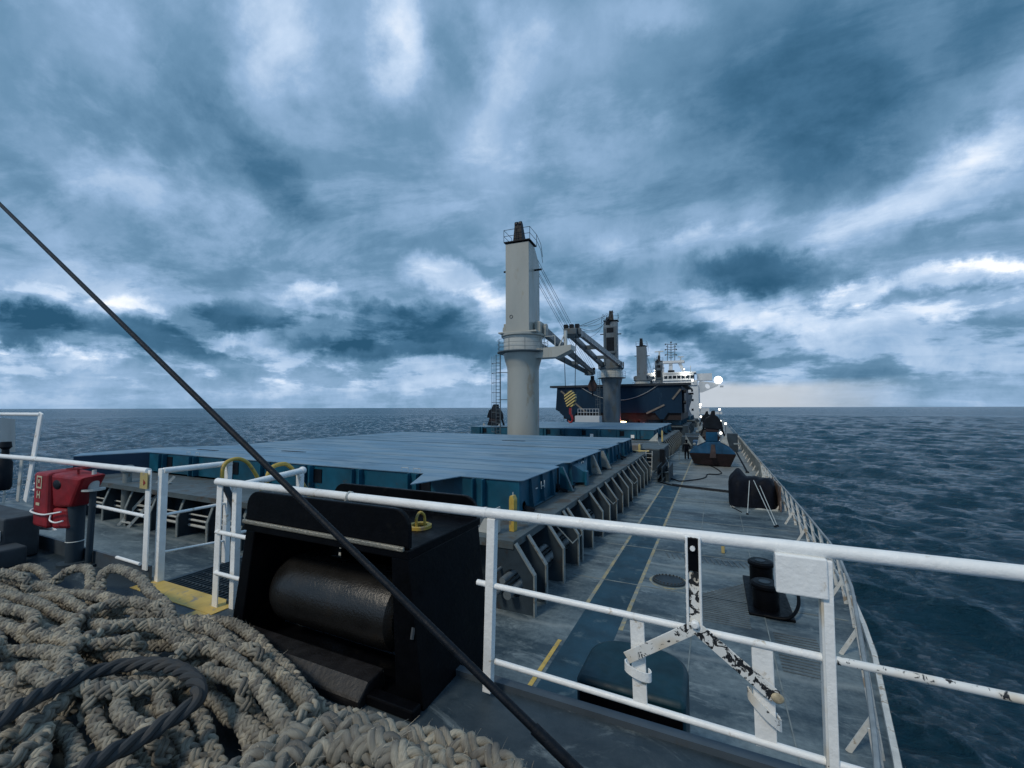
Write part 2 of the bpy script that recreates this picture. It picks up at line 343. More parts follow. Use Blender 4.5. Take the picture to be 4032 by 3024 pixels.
def text_mesh(name, s, size, mw, m, parent, thick=.004):
    cu = bpy.data.curves.new(name, 'FONT'); cu.body = s; cu.size = size; cu.extrude = thick; cu.align_x = 'CENTER'; cu.align_y = 'CENTER'
    tmp = bpy.data.objects.new(name, cu); col.objects.link(tmp); bpy.context.view_layer.update()
    me = bpy.data.meshes.new_from_object(tmp.evaluated_get(bpy.context.evaluated_depsgraph_get())); bpy.data.objects.remove(tmp)
    me.materials.clear(); me.materials.append(m); me.transform(mw); me.transform(Matrix.Translation(-root_loc(parent)))
    o = bpy.data.objects.new(name, me); col.objects.link(o); o.parent = parent; return o

SEA = -6.6; XC = -15.2
# ================================================================== SETTING
# ---- sea
def make_sea():
    na, nr = 900, 1300
    ang = np.linspace(R(25.2-78), R(25.2+78), na)          # bearings left of +Y
    # radial spacing grows with distance
    r = np.concatenate([9*np.exp(np.linspace(0, math.log(700/9), 1080)), 700*np.exp(np.linspace(0, math.log(60000/700), 221)[1:])])
    A, RR = np.meshgrid(ang, r); X = -RR*np.sin(A); Y = RR*np.cos(A); Z = np.zeros_like(X)
    cell = np.maximum(np.gradient(r)[:, None]*np.ones_like(RR), RR*R(156)/na)
    g = np.random.default_rng(3); DX = np.zeros_like(X); DY = np.zeros_like(X)
    for i in range(115):
        L = 0.42*(28/0.42)**(i/114.); k = 2*math.pi/L; th = R(37)+g.normal(0, .42); amp = .0150*L**.85*(.6+.8*g.random())
        if L > 14: amp *= .5
        fade = np.clip((L/cell-2.2)/2, 0, 1); ph = k*(X*math.sin(th)+Y*math.cos(th))+g.random()*6.28
        grp = .65+.35*np.sin((X*math.cos(th*1.7)+Y*math.sin(th*1.3))*k*.13+g.random()*6)
        Z += amp*fade*grp*np.sin(ph); DX -= .75*amp*fade*grp*math.sin(th)*np.cos(ph)*-1; DY -= .75*amp*fade*grp*math.cos(th)*np.cos(ph)*-1
    X += DX; Y += DY
    V = np.stack([X, Y, Z+SEA], -1).reshape(-1, 3); idx = np.arange(na*nr).reshape(nr, na)
    F = np.stack([idx[:-1,1:], idx[:-1,:-1], idx[1:,:-1], idx[1:,1:]], -1).reshape(-1, 4)
    me = bpy.data.meshes.new('sea'); me.vertices.add(len(V)); me.vertices.foreach_set('co', V.ravel())
    me.loops.add(F.size); me.loops.foreach_set('vertex_index', F.ravel()); me.polygons.add(len(F))
    me.polygons.foreach_set('loop_start', np.arange(0, F.size, 4)); me.polygons.foreach_set('loop_total', np.full(len(F), 4)); me.update(calc_edges=True)
    me.polygons.foreach_set('use_smooth', [True]*len(F))
    m = bpy.data.materials.new('sea_water'); m.use_nodes = True; t = NT(m.node_tree); p = t.n['Principled BSDF']
    pos = t.new('ShaderNodeNewGeometry').outputs['Position']
    mp = t.new('ShaderNodeMapping'); t.put(mp.inputs[0], pos); mp.inputs[2].default_value = (0, 0, R(37)); mp.inputs[3].default_value = (.35, 1, 1)
    t.put(p.inputs['Base Color'], t.mix(t.mapr(t.noise(mp.outputs[0], 1.5, 9, .72, .5), .55, .72, 0, .55, True), (.011, .058, .098), (.08, .17, .225))); p.inputs['IOR'].default_value = 1.42
    cdn = t.new('ShaderNodeCameraData').outputs['View Distance']
    gd = t.new('ShaderNodeVectorMath', operation='LENGTH'); t.put(gd.inputs[0], pos)
    t.put(p.inputs['Roughness'], t.mapr(gd.outputs['Value'], 30, 900, .06, .26))
    h = t.math('ADD', t.math('MULTIPLY', t.noise(mp.outputs[0], 1.6, 8, .68), 1.), t.math('MULTIPLY', t.noise(mp.outputs[0], .16, 4, .6), 2.4))
    b = t.new('ShaderNodeBump'); b.inputs['Strength'].default_value = 1.0; b.inputs['Distance'].default_value = 1.0
    t.put(b.inputs['Height'], h); t.l.new(b.outputs[0], p.inputs['Normal']); me.materials.append(m)
    o = bpy.data.objects.new('sea', me); col.objects.link(o); tag(o, kind='structure')
make_sea()
# ---- main deck outline (starboard edge measured, port mirrored)
EDGE = [(-3,-1.0),(0,.35),(2.5,.95),(5.7,1.75),(7.4,2.1),(9,2.4),(10.7,2.72),(12.7,2.95),(14.5,3.05),(180,3.05)]
def edge_x(y):
    ys = [e[0] for e in EDGE]; xs = [e[1] for e in EDGE]; return float(np.interp(y, ys, xs))
poly = [(x, y) for y, x in EDGE]; port = [(2*XC-x, y) for x, y in reversed(poly)]
ring = poly+port
mb = MB(); n = len(ring); mb.add([(x, y, 0) for x, y in ring], [tuple(range(n))]); deck = mb.build('main_deck', deckm, kind='structure')
mb = MB(); mb.add([(x, y, -.005) for x, y in ring]+[(x-(.25 if x > XC else -.25)*0, y, -7.5) for x, y in ring], [(i, n+i, n+(i+1)%n, (i+1)%n) for i in range(n)])
mb.build('hull', hull_blue, kind='structure')
# forecastle deck
FE = [(-9,-6.5),(-6,-3),(-3,-.4),(0,1.0),(1.5,1.55),(2.5,1.85)]
fp = [(x, y) for y, x in FE]; fr = fp+[(2*XC-x, y) for x, y in reversed(fp)]; n = len(fr)
MB().add([(x, y, 2.97) for x, y in fr], [tuple(range(n))]).build('forecastle_deck', fdeckm, kind='structure')
MB().add([(x, y, 2.965) for x, y in fr]+[(x, y, -7.) for x, y in fr], [(i, n+i, n+(i+1)%n, (i+1)%n) for i in range(n)]).build('forecastle_side', hull_blue, kind='structure')
mb = MB(); mb.box(XC*2-1.9, -5.12, 2.40, 2.425, 2.90, 3.13); mb.box(-3.95, 1.82, 2.44, 2.50, 2.90, 3.005)
mb.build('deck_edge_coaming', mat('edge_coaming', (.06,.08,.10), .5, var=.2, vscale=2, dirt=(.06,.06,.06), dirt_amt=.3, dirt_scale=2), label='low steel kick plate along the aft edge of the forecastle deck', cat='kick plate')
# walkway and lines
mb = MB(); mb.box(-2.83, -1.95, 6.2, 27.4, .001, .004); mb.build('walkway', walkm, kind='structure')
mb = MB(); mb.box(-2.92,-2.83, 10.2, 27.4, .001, .005); mb.box(-1.95,-1.86, 9.4, 42, .001, .005); mb.build('yellow_line', linem, kind='structure')
MB().box(-2.98,-2.90, 6.2, 8.5, .0055, .0075).build('yellow_line', linem2, kind='structure')
# weld seams and deck details
sm = mat('weld_seam', (.20,.23,.23), .6, var=.3, vscale=3)
mb = MB()
for y in (11.9, 15.1, 19.4, 23.9): mb.box(-3.7, edge_x(y)-.3, y, y+.03, .0, .012)
for x in (-.55, .9): mb.box(x, x+.02, 6, 30, .0, .010)
mb.build('weld_seam', sm, kind='structure')
# anti-slip ribbed patches by the bollard
stm = mat('strip_steel', (.10,.12,.13), .5, var=.3)
for lab, rows_ in (('triangle of welded anti-slip bars left of the black bollard', [((-.55+max(0, k-13)*.09, .6), 10.6+k*.10) for k in range(26)]),
                   ('small patch of welded anti-slip bars nearer the railing than the bollard', [((1.0, 1.75), 9.2+k*.11) for k in range(14)])):
    rt = thing('anti_slip_bars', (rows_[0][0][0], rows_[0][1], 0), lab, 'anti-slip bars')
    for (xs_, y) in rows_: MB().box(xs_[0], xs_[1], y, y+.035, 0, .014).build('bar', stm, rt)
rt = thing('anti_slip_bars', (-1.5, 14.9, 0), 'row of short slanting bars across the deck beyond the oval manhole', 'anti-slip bars')
for k in range(16):
    x = -1.5+k*.16; MB().bar((x, 14.9, .01), (x+.12, 14.45, .01), .03, .014).build('bar', stm, rt)

# ================================================================== HATCHES
def stay(mb, fl, p_out, p_top, inner, along, thick=.016, hole=True, w=.13):
    """one coaming stay: plate with a hole, flange on its outer edge. points are (a,z) with a = outboard distance mapped by along()"""
    pl = [along(inner, 0), along(p_out[0], 0), along(p_out[0], p_out[1]), along(p_top[0], p_top[1]), along(inner, p_top[1])]
    e = along.n*thick
    if hole: mb.hole_plate(pl, along((inner+p_out[0])/2+.0, .62), .27, e, hsq=1.25)
    else: mb.prism(pl, e)
    a, b, c = [vec(*along(*q))+e/2 for q in ((p_out[0], 0), p_out, p_top)]
    fl.bar(a, b, w, .034, up=np.cross(along.n, b-a)); fl.bar(b, c, w, .034, up=np.cross(along.n, c-b))
class AlongX:                                        # stays on the starboard side, plates across X at a given Y
    def __init__(s, y): s.y = y; s.n = vec(0, 1, 0)
    def __call__(s, a, z): return (a, s.y, z)
class AlongY:
    def __init__(s, x): s.x = x; s.n = vec(1, 0, 0)
    def __call__(s, a, z): return (s.x, a, z)
def coaming(y0, y1, cov0, label, ys, fine):
    root = thing('hatch_coaming', (XC, (y0+y1)/2, 0), label, 'hatch coaming', 'hatch coamings along the main deck')
    m = MB(); xi = -5.3; xo = -4.28; L = 2*XC-xi; Lo = 2*XC-xo
    m.box(xi, xo, y0, y1, 1.56, 1.60); m.box(Lo, L, y0, y1, 1.56, 1.60); m.box(L+.003, xi-.003, y0, cov0, 1.56, 1.60); m.box(L+.003, xi-.003, y1-.8, y1, 1.56, 1.60)
    m.box(xo-.02, xo, y0, y1, 1.42, 1.558); m.box(Lo, xo-.023, y0, y0+.02, 1.42, 1.558)
    m.build('rim', rim_grey, root)
    m = MB(); m.box(-4.95, -4.9, y0+.9, y1-.5, 0, 1.557); m.box(2*XC+4.9, 2*XC+4.95, y0+.9, y1-.5, 0, 1.557)
    m.box(2*XC+4.95, -4.95, y0+.86, y0+.9, 0, 1.557); m.box(2*XC+4.95, -4.95, y1-.5, y1-.46, 0, 1.557); m.build('coaming_wall', steel_grey, root)
    for y in ys:
        p = MB(); f = MB(); stay(p, f, (-3.76, .90), (-4.24, 1.555), -4.9, AlongX(y), hole=fine)
        s_ = p.build('stay', steel_grey, root); f.build('flange', flange_m, s_)
    if fine:
        for x in np.arange(-25.2, -5.4, 1.82):
            p = MB(); f = MB(); stay(p, f, (y0+.05, .7), (y0+.3, 1.42), y0+.86, AlongY(x), hole=False, w=.12)
            s_ = p.build('stay', steel_grey, root); f.build('flange', flange_m, s_)
        for (x, z, r) in ((-4.42, .80, .075), (-4.30, .50, .10), (-4.6, .45, .05), (-4.62, .95, .035)):
            MB().tube([(x, y0-.3, z), (x, y1-1, z)], r, 12).build('pipe', pipem, root, smooth=True)
        for (z, r) in ((.35, .05), (.55, .04), (.75, .03)):
            MB().tube([(-25, y0+.45, z), (-5.5, y0+.45, z)], r, 10).build('pipe', greyw, root, smooth=True)
        for y in (12.0, 17.5, 22.6): MB().tube([(xo+.01, y, 1.3), (xo+.5, y+.1, .80), (xo+.5, y+1.1, .80)], .018, 8).build('handrail', flange_m, root, smooth=True)
    return root
ysS = [9.18, 9.92, 11.25, 12.65, 13.05, 14.3, 15.75, 16.9, 18.2, 19.5, 20.9, 22.0, 23.5, 24.6, 26.0, 27.3, 28.6]
coaming(9.15, 31.2, 11.55, 'grey steel coaming with bent stays under the nearest blue hatch cover', ysS, True)
coaming(39.6, 62.5, 42.3, 'grey coaming under the second hatch cover, beyond the first crane', list(np.arange(40, 62, 1.5)), False)
coaming(75.5, 98, 77.5, 'far grey coaming under the large dark hull section', list(np.arange(76, 98, 2.2)), False)
coaming(109.5, 133, 112, 'far grey coaming between the third and fourth cranes', list(np.arange(110, 133, 2.2)), False)

def cover(y0, y1, divs, label, number, fine):
    root = thing('hatch_cover', (XC, (y0+y1)/2, 1.6), label, 'hatch cover', 'blue hatch covers')
    z0, z1 = 1.66, 2.57; xr = -5.15; xl = 2*XC-xr
    ed = [y0]+divs+[y1]
    for i in range(len(ed)-1):
        a, b = ed[i], ed[i+1]; ga = .0 if i == 0 else (.06 if i % 2 else .17); gb = .0 if i == len(ed)-2 else (.06 if (i+1) % 2 else .17)
        a += ga; b -= gb
        # top plate, edge notched where panels meet
        nt = .18; pts = [(xl, a), (xl, b), (xr-nt, b), (xr-nt, b-.45), (xr+.05, b-.6), (xr+.05, a+.6), (xr-nt, a+.45), (xr-nt, a)]
        if i == 0: pts = [(xl, a), (xl, b), (xr-nt, b), (xr-nt, b-.45), (xr+.05, b-.6), (xr+.05, a+.1), (xr-.05, a)]
        if fine and i == 0:
            pts += [(-7.2, a), (-7.74, 9.75), (-8.62, a), (-25.2, a), (-26.2, 9.15), (-27.4, 9.9), (-27.4, a+1.5)]
            pts = [p for p in pts if p != (xl, a)]
        pts = [(x, y, z1-.025) for x, y in pts]
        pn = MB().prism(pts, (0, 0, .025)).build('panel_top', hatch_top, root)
        m = MB(); xs = xr-.06
        m.prism([(xl+.1, a+.05, z0), (xl+.1, b-.05, z0), (xs-nt, b-.05, z0), (xs, b-.8, z0), (xs, a+(.15 if i == 0 else .8), z0), (xs-(.02 if i == 0 else nt), a+.05, z0)], (0, 0, z1-.03-z0))
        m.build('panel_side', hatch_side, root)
        m = MB()
        for y in np.arange(a+.75, b-.3, .95 if fine else 2.):
            m.prism([(xs+.002, y, z0), (xs+.16, y, z0), (xs+.07, y, z1-.03), (xs+.002, y, z1-.03)], (0, .03, 0))
        m.box(xs+.002, xs+.10, a+.8, b-.8, z0-.03, z0+.02)
        m.build('web', hatch_side, root)
        # wheels / stoppers between panels
        for y in (a+.35, b-.35):
            m = MB(); m.lathe((xr-.28, y, z0+.12), [(.13, 0), (.13, .22)], 16, axis='x'); m.bar((xr-.2, y, z0+.1), (xr+.22, y+.15, z0-.02), .14, .10)
            m.build('wheel', darkg, root, smooth=True)
    for i, d in enumerate(divs):
        h_ = .055 if i % 2 == 0 else .16
        MB().box(xl+.15, xr-.25, d-h_, d+h_, z0+.1, z1-.06).build('joint', darkg, root)
    for i in range(len(ed)-1):
        for f in (.33, .66): y_ = ed[i]+(ed[i+1]-ed[i])*f; MB().box(xl+.3, xr-.3, y_, y_+.03, z1-.004, z1+.006).build('weld_seam', mat('hatch_seam', (.06,.13,.20), .6), root)
    # front skirt relief
    fy = y0+.05
    st = 2.46 if fine else 1.9
    for x in np.arange(xl+1.3, xr-.6, st):
        MB().prism([(x, fy-.002, z0), (x, fy-.22, z0), (x+.04, fy-.22, z0), (x+.04, fy-.05, z0), (x+.34, fy-.05, z0), (x+.34, fy-.22, z0), (x+.38, fy-.22, z0), (x+.38, fy-.002, z0)], (0, 0, z1-.03-z0)).build('front_rib', hatch_side, root)
    for x in np.arange(xl+.6, xr-.6, st*2): MB().box(x+.9, x+1.5, fy-.03, fy-.002, z0+.25, z0+.75).build('front_recess', darkg, root)
    if fine: MB().prism([(-25.15, 11.62, 1.64), (-26.2, 9.2, 1.64), (-26.24, 9.2, 1.64), (-25.19, 11.7, 1.64)], (0, 0, .89)).build('end_wing', mat('wing_blue', (.004,.03,.07), .5), root)
    if fine:
        m = MB()
        for x in (-22.3, -21.6, -9.7, -9.2): m.tube([(x, 11.75, z1), (x, 11.75, z1+.1), (x+.28, 11.75, z1+.1), (x+.28, 11.75, z1)], .012, 6)
        m.build('lifting_loop', greyw, root)
        m = MB()
        for (x, y) in ((-19.5, 14.5), (-24.2, 13.2), (-12.5, 25.0)): m.prism([(x, y, z1), (x+1.5, y, z1), (x+1.6, y+.14, z1), (x+.1, y+.14, z1)], (0, 0, .02))
        m.build('lashing_pocket', darkg, root)
        m = MB(); m.hexa([(-5.2, 16.6, 1.72), (-4.72, 16.9, 1.7), (-4.72, 17.1, 1.7), (-5.2, 18.9, 1.72)], [(-5.2, 16.6, 2.45), (-4.72, 16.9, 2.1), (-4.72, 17.1, 2.1), (-5.2, 18.9, 2.45)])
        m.hexa([(-4.72, 16.75, 1.6), (-4.62, 16.75, 1.6), (-4.62, 17.05, 1.6), (-4.72, 17.05, 1.6)], [(-4.72, 16.75, 2.2), (-4.62, 16.75, 2.15), (-4.62, 17.05, 2.15), (-4.72, 17.05, 2.2)])
        m.build('hinge_arm', hatch_side, root, bevel=.02)
        for y in (15.2, 19.6, 21.6): MB().hexa([(-5.2,y,1.66),(-4.72,y,1.66),(-4.72,y+.14,1.66),(-5.2,y+.14,1.66)], [(-5.2,y,2.5),(-5.1,y,2.5),(-5.1,y+.14,2.5),(-5.2,y+.14,2.5)]).build('bracket', flange_m if y > 15.3 else hatch_side, root)
        for s_, y, z in (('1-1', 13.0, 2.22), ('1-2', 17.0+.7, 2.30)):
            mw = Matrix.Translation((-5.03 if s_ == '1-1' else -4.66-.4, y, z)) @ Matrix.Rotation(R(90), 4, 'Z') @ Matrix.Rotation(R(90), 4, 'X')
            text_mesh('panel_number', s_, .34, mw, mark_m, root, .01)
        MB().box(-5.06,-5.045, 12.45, 12.6, 2.18, 2.21).build('mark', mark_m, root)
    else:
        m = MB()
        for x in (-11.3, -7.3): m.box(x, x+.32, fy-.1, fy-.07, 1.75, 2.05)
        m.build('marker_plate', white, root)
    return root
cover(11.55, 30.6, [15.5, 21.9, 26.2], 'nearest broad blue hatch cover of four panels, numbered on its side', '1', True)
cover(42.4, 61.0, [47, 52, 57], 'second blue hatch cover, behind the first crane column', '2', False)
cover(77.6, 97, [84, 90], 'third blue hatch cover, mostly hidden under the dark hull section', '3', False)
cover(112, 132, [118, 125], 'fourth blue hatch cover, far aft before the white bridge', '4', False)

# posts on coaming corners
def cpost(x, y, h, label, m=yellow2):
    root = thing('marker_post', (x, y, 1.6), label, 'post', 'yellow posts on the coaming corners')
    MB().prism([(x-.07, y-.1, 1.602), (x+.07, y-.1, 1.602), (x+.07, y-.1, 1.6+h-.1), (x+.03, y-.1, 1.6+h), (x-.05, y-.1, 1.6+h), (x-.07, y-.1, 1.6+h-.1)], (0, .2, 0)).build('post', m, root, bevel=.01)
    MB().tube([(x, y, 1.6+h), (x, y, 1.68+h)], .015, 8).build('pin', greyw, root)
cpost(-4.66, 9.95, .88, 'thick yellow post on the corner of the nearest hatch coaming', yellow)
cpost(-4.75, 30.9, .55, 'short cream post at the aft corner of the nearest hatch coaming')
cpost(-3.95-.35, 41.1, 1.0, 'slim cream post on the front corner of the second hatch coaming')
root = thing('corner_bracket', (-5.0, 9.6, 1.6), 'pale triangular bracket plate beside the yellow coaming post', 'bracket')
MB().prism([(-5.45, 9.5, 1.602), (-4.95, 9.5, 1.602), (-4.95, 9.5, 2.2), (-5.1, 9.5, 2.2)], (0, .02, 0)).build('gusset', greyw, root)
MB().box(-4.945, -4.92, 9.3, 9.75, 1.602, 2.22).build('plate', greyw, root)
root = thing('corner_bracket', (-4.9, 41.2, 1.6), 'small triangular plate behind the slim cream post', 'bracket')
MB().prism([(-5.5, 41.2, 1.602), (-4.7, 41.2, 1.602), (-4.7, 41.2, 2.4)], (0, .02, 0)).build('gusset', greyw, root)

# cross-deck platform between the first two hatches
root = thing('crossdeck_platform', (-4.4, 33, 0), 'grey machinery platform with ladder and yellow handrails between the two hatches', 'platform')
MB().box(-7.5, -3.55, 33.6, 39.3, 1.5, 1.58).build('platform_top', rim_grey, root)
m = MB(); m.hole_plate([(-5.6, 33.6, 0), (-3.6, 33.6, 0), (-3.6, 33.6, 1.49), (-5.6, 33.6, 1.49)], (-4.6, 33.6, .8), .42, (0, .05, 0)); m.box(-3.65, -3.6, 33.66, 39.3, 0, 1.49); m.build('side_plate', steel_grey, root)
MB().box(-6.2, -4.9, 31.6, 33.3, 1.605, 2.0).build('cable_box', mat('grey_brown', (.16,.15,.14), .6, var=.2), root, bevel=.02)
MB().box(-3.55, -3.2, 31.9, 32.6, 0, 1.75).build('cabinet', darkg, root, bevel=.02)
m = MB()
for z in (.0, .25): m.tube([(-5.3, 30.6+z, 1.68), (-4.1, 30.6+z, 1.70)], .035, 8)
m.build('handrail', yellow2, root, smooth=True)
m = MB()
for x in (-4.25, -3.85): m.tube([(x, 29.9, 0), (x, 30.4, 1.75)], .02, 8)
for k in range(6): m.tube([(-4.25, 29.97+k*.08, .22+k*.27), (-3.85, 29.97+k*.08, .22+k*.27)], .014, 6)
m.build('ladder', greyw, root)
MB().tube([(-4.4, 38.8, 1.75), (-3.0, 32.3, .75), (-3.0, 32.3, 0)], .03, 8).build('brace', flange_m, root)
m = MB()
for (x, z, r) in ((-3.3, .3, .08), (-3.0, .18, .06), (-3.5, .6, .05)): m.tube([(x, 28.5, z), (x, 31.8, z)], r, 8)
m.lathe((-3.05, 31.2, .1), [(.18, 0), (.18, .35), (.1, .4), (.1, .6)], 12); m.lathe((-2.8, 29.3, 0), [(.16, 0), (.16, .5), (.22, .5), (.22, .55)], 12)
for x in (-3.4, -3.1, -2.7): m.box(x, x+.05, 28.8, 31.6, 0, .9)
m.build('valve_gear', steel_grey, root, smooth=True)
MB().sphere((-2.95, 31.0, .32), .05, 8).build('valve_cap', refl_m, root)
root = thing('side_rail_gate', (-3.0, 40, 0), 'small bent pipe rail beside the second hatch coaming', 'pipe rail')
MB().tube([(-3.4, 36.5, 0), (-3.4, 36.5, .7), (-2.9, 41, .75), (-2.9, 41, 0)], .03, 8).build('rail', flange_m, root, smooth=True)
tag(MB().box(-2.75, -2.1, 38.5, 38.7, .01, .05).build('deck_plank', flange_m), 'pale flat bar lying on deck left of the standing person', 'bar')

# ================================================================== CRANES
def rotz(p, a, c):
    x, y = p[0]-c[0], p[1]-c[1]; return (c[0]+x*math.cos(a)-y*math.sin(a), c[1]+x*math.sin(a)+y*math.cos(a), p[2])
cream_unlit = mat('crane_paint_unlit', (.115,.145,.17), .5, var=.15, vscale=.6, dirt=(.10,.10,.09), dirt_amt=.3, dirt_scale=.8, stretch=(1,1,.3))  # crane paint darkened for the farther cranes, out of the floodlights' reach
def make_crane(yc, slew, tipL, tipz, label, shelf, fine, hook, slack, open_side):
    c = (XC, yc, 0); a = R(slew); cream = cream1 if yc < 50 else cream_unlit; root = thing('deck_crane', c, label, 'crane', 'deck cranes along the centreline')
    X0, Y0 = XC, yc
    def L(x, y, z): return rotz((X0+x, Y0+y, z), a, c)
    def rotate(m):
        m.v = [rotz(p, a, c) for p in m.v]; return m
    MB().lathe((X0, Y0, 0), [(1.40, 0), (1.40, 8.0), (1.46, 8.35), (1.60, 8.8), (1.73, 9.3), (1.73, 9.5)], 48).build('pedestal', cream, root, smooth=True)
    MB().lathe((X0, Y0, 0), [(1.7, 9.44), (2.28, 9.50), (2.28, 9.58), (1.7, 9.58)], 48, cap=False).build('platform', jibp, root, smooth=True)
    m = MB()
    for k in range(10):
        t = R(36*k+10); m.tube([(X0+2.24*math.cos(t), Y0+2.24*math.sin(t), 9.58), (X0+2.24*math.cos(t), Y0+2.24*math.sin(t), 10.6)], .02 if fine else .03, 6)
    for z in (9.9, 10.25, 10.6): m.tube([(X0+2.24*math.cos(R(q)), Y0+2.24*math.sin(R(q)), z) for q in range(0, 361, 10)], .016 if fine else .025, 6)
    m.build('platform_railing', jibp, root)
    MB().lathe((X0, Y0, 0), [(1.72, 9.585), (1.72, 10.78), (1.78, 10.8), (1.78, 10.86)], 48).build('slew_column', mat('slew_paint', (.50,.50,.46), .2, var=.08, vscale=.6, spec=.8, rvar=.05), root, smooth=True)
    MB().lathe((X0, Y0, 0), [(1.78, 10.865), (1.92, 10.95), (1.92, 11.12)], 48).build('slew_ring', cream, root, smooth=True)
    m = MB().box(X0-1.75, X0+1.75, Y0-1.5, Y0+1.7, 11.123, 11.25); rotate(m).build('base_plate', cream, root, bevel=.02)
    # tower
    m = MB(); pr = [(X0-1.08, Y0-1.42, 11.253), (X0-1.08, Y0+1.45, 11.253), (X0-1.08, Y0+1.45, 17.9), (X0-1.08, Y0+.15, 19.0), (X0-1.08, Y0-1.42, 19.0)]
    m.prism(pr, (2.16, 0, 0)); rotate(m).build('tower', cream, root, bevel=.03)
    # openings on the jib side
    m = MB()
    m.box(X0-.62, X0+.62, Y0+1.452, Y0+1.50, 13.9, 16.1); m.box(X0-.55, X0+.55, Y0+1.452, Y0+1.49, 16.9, 17.7); rotate(m).build('winch_opening', darkg, root)
    m = MB(); m.box(X0-.78, X0+.78, Y0+1.452, Y0+1.75, 13.45, 13.7); m.box(X0-1.05, X0-.78, Y0+1.452, Y0+1.6, 11.6, 17.6); m.box(X0+.78, X0+1.05, Y0+1.452, Y0+1.6, 11.6, 17.6); rotate(m).build('opening_frame', jibp, root)
    m = MB(); m.box(X0-1.2, X0+1.2, Y0-1.55, Y0+.4, 19.1, 19.18)
    rotate(m).build('top_platform', darkg, root)
    m = MB(); q = [L(-1.2,-1.5,19.18), L(-1.2,.4,19.18), L(1.2,.4,19.18), L(1.2,-1.5,19.18)]
    for p in q+[L(0,-1.5,19.18)]: m.tube([p, (p[0], p[1], p[2]+1.05)], .022, 6)
    for h in (.5, 1.05):
        m.tube([(p[0], p[1], p[2]+h) for p in (q[1], q[0], q[3], q[2])]+[L(1.3, 1.3, 19.1+h-.9+.9*.5), L(1.3, 1.9, 17.6+h)], .022, 6)
    m.build('top_railing', darkg, root)
    m = MB(); m.hexa([(X0-.42,Y0-1.3,19.18),(X0+.42,Y0-1.3,19.18),(X0+.42,Y0-.1,19.18),(X0-.42,Y0-.1,19.18)], [(X0-.3,Y0-1.2,20.7),(X0+.3,Y0-1.2,20.7),(X0+.3,Y0-.75,20.9),(X0-.3,Y0-.75,20.9)])
    for x in (-.3, .06): m.lathe((X0+x, Y0-.95, 20.75), [(.3, 0), (.3, .22)], 14, axis='x')
    rotate(m).build('sheave_bracket', darkg, root)
    m = MB(); m.lathe((X0+.15, Y0+.75, 19.2), [(.42, 0), (.42, .5)], 16, axis='x'); m.box(X0+.1, X0+.7, Y0+.4, Y0+1.1, 18.3, 19.3); rotate(m).build('rope_sheave', darkg, root)
    m = MB(); m.tube([L(1.05, .1, 16.9), L(1.75, .1, 16.9)], .09, 8); m.tube([L(-1.05, -.4, 16.9), L(-1.65, -.4, 16.9)], .09, 8); m.build('lamp_arm', darkg, root, smooth=True)
    if not open_side:
        m = MB(); m.lathe((X0-.55, Y0-1.42, 12.55), [(.15, -.001), (.15, -.03), (.12, -.03), (.12, -.001)], 20, axis='y', cap=False); rotate(m).build('vent_ring', darkg, root)
    # heel trunnions
    for sx in (-1, 1):
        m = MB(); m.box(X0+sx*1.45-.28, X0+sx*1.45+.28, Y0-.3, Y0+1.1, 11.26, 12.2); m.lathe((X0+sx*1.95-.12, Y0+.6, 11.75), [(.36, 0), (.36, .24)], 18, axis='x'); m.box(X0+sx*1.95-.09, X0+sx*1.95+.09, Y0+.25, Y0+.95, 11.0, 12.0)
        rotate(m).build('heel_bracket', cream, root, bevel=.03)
    # jib
    m = MB(); tp = L(0, tipL, tipz)
    hl, hr = L(-1.45, .7, 11.75), L(1.45, .7, 11.75); tl, tr = L(-.45, tipL-1.2, tipz+.15), L(.45, tipL-1.2, tipz+.15)
    m.bar(hl, tl, .48, .80, w2=.36, t2=.52); m.bar(hr, tr, .48, .80, w2=.36, t2=.52)
    jb = m.build('jib_beam', jibp, root, bevel=.02)
    m = MB()
    for f in (.35, .68):
        p = [hl[i]+(tl[i]-hl[i])*f for i in range(3)]; q = [hr[i]+(tr[i]-hr[i])*f for i in range(3)]; m.bar(p, q, .4, .45)
    m.bar(L(-.7, tipL-1.2, tipz), L(.7, tipL-1.2, tipz), .7, .6); m.build('cross_beam', jibp, root)
    m = MB(); m.hexa([L(-.5,tipL-1.1,tipz-.4), L(.5,tipL-1.1,tipz-.4), L(.45,tipL+.1,tipz-.2), L(-.45,tipL+.1,tipz-.2)], [L(-.5,tipL-1.1,tipz+.45), L(.5,tipL-1.1,tipz+.45), L(.45,tipL+.1,tipz+.3), L(-.45,tipL+.1,tipz+.3)])
    for x in (-.75, .5): m.bar(L(x, tipL-.6, tipz+.1), L(x+.25, tipL-.6, tipz+.1), .5, .55)
    m.build('jib_head', jibp, root, bevel=.03)
    m = MB()
    for x in (-.5, .0, .5): m.bar(L(x-.05, tipL-.9, tipz+.6), L(x+.3, tipL-.9, tipz+.6), .5, .4)
    m.build('head_sheave', darkg, root)
    # luffing ropes
    m = MB(); topr = [L(x, 1.0 if not slack else -.6, 19.0 if not slack else 20.6) for x in (-.55, -.38, .02, .12, .5, .66)]
    for i, p in enumerate(topr):
        q = L(-.75+i*.3, tipL-.9, tipz+.7); pts = []
        sag = 0 if not slack else (0, 1.6, 2.9, 3.3, 4.6, 1.5)[i]
        for k in range(13):
            t = k/12; pts.append((p[0]+(q[0]-p[0])*t, p[1]+(q[1]-p[1])*t, p[2]+(q[2]-p[2])*t-sag*4*t*(1-t)*.5))
        m.tube(pts, .022 if fine else .035, 6)
    m.build('luffing_rope', cable_m, root)
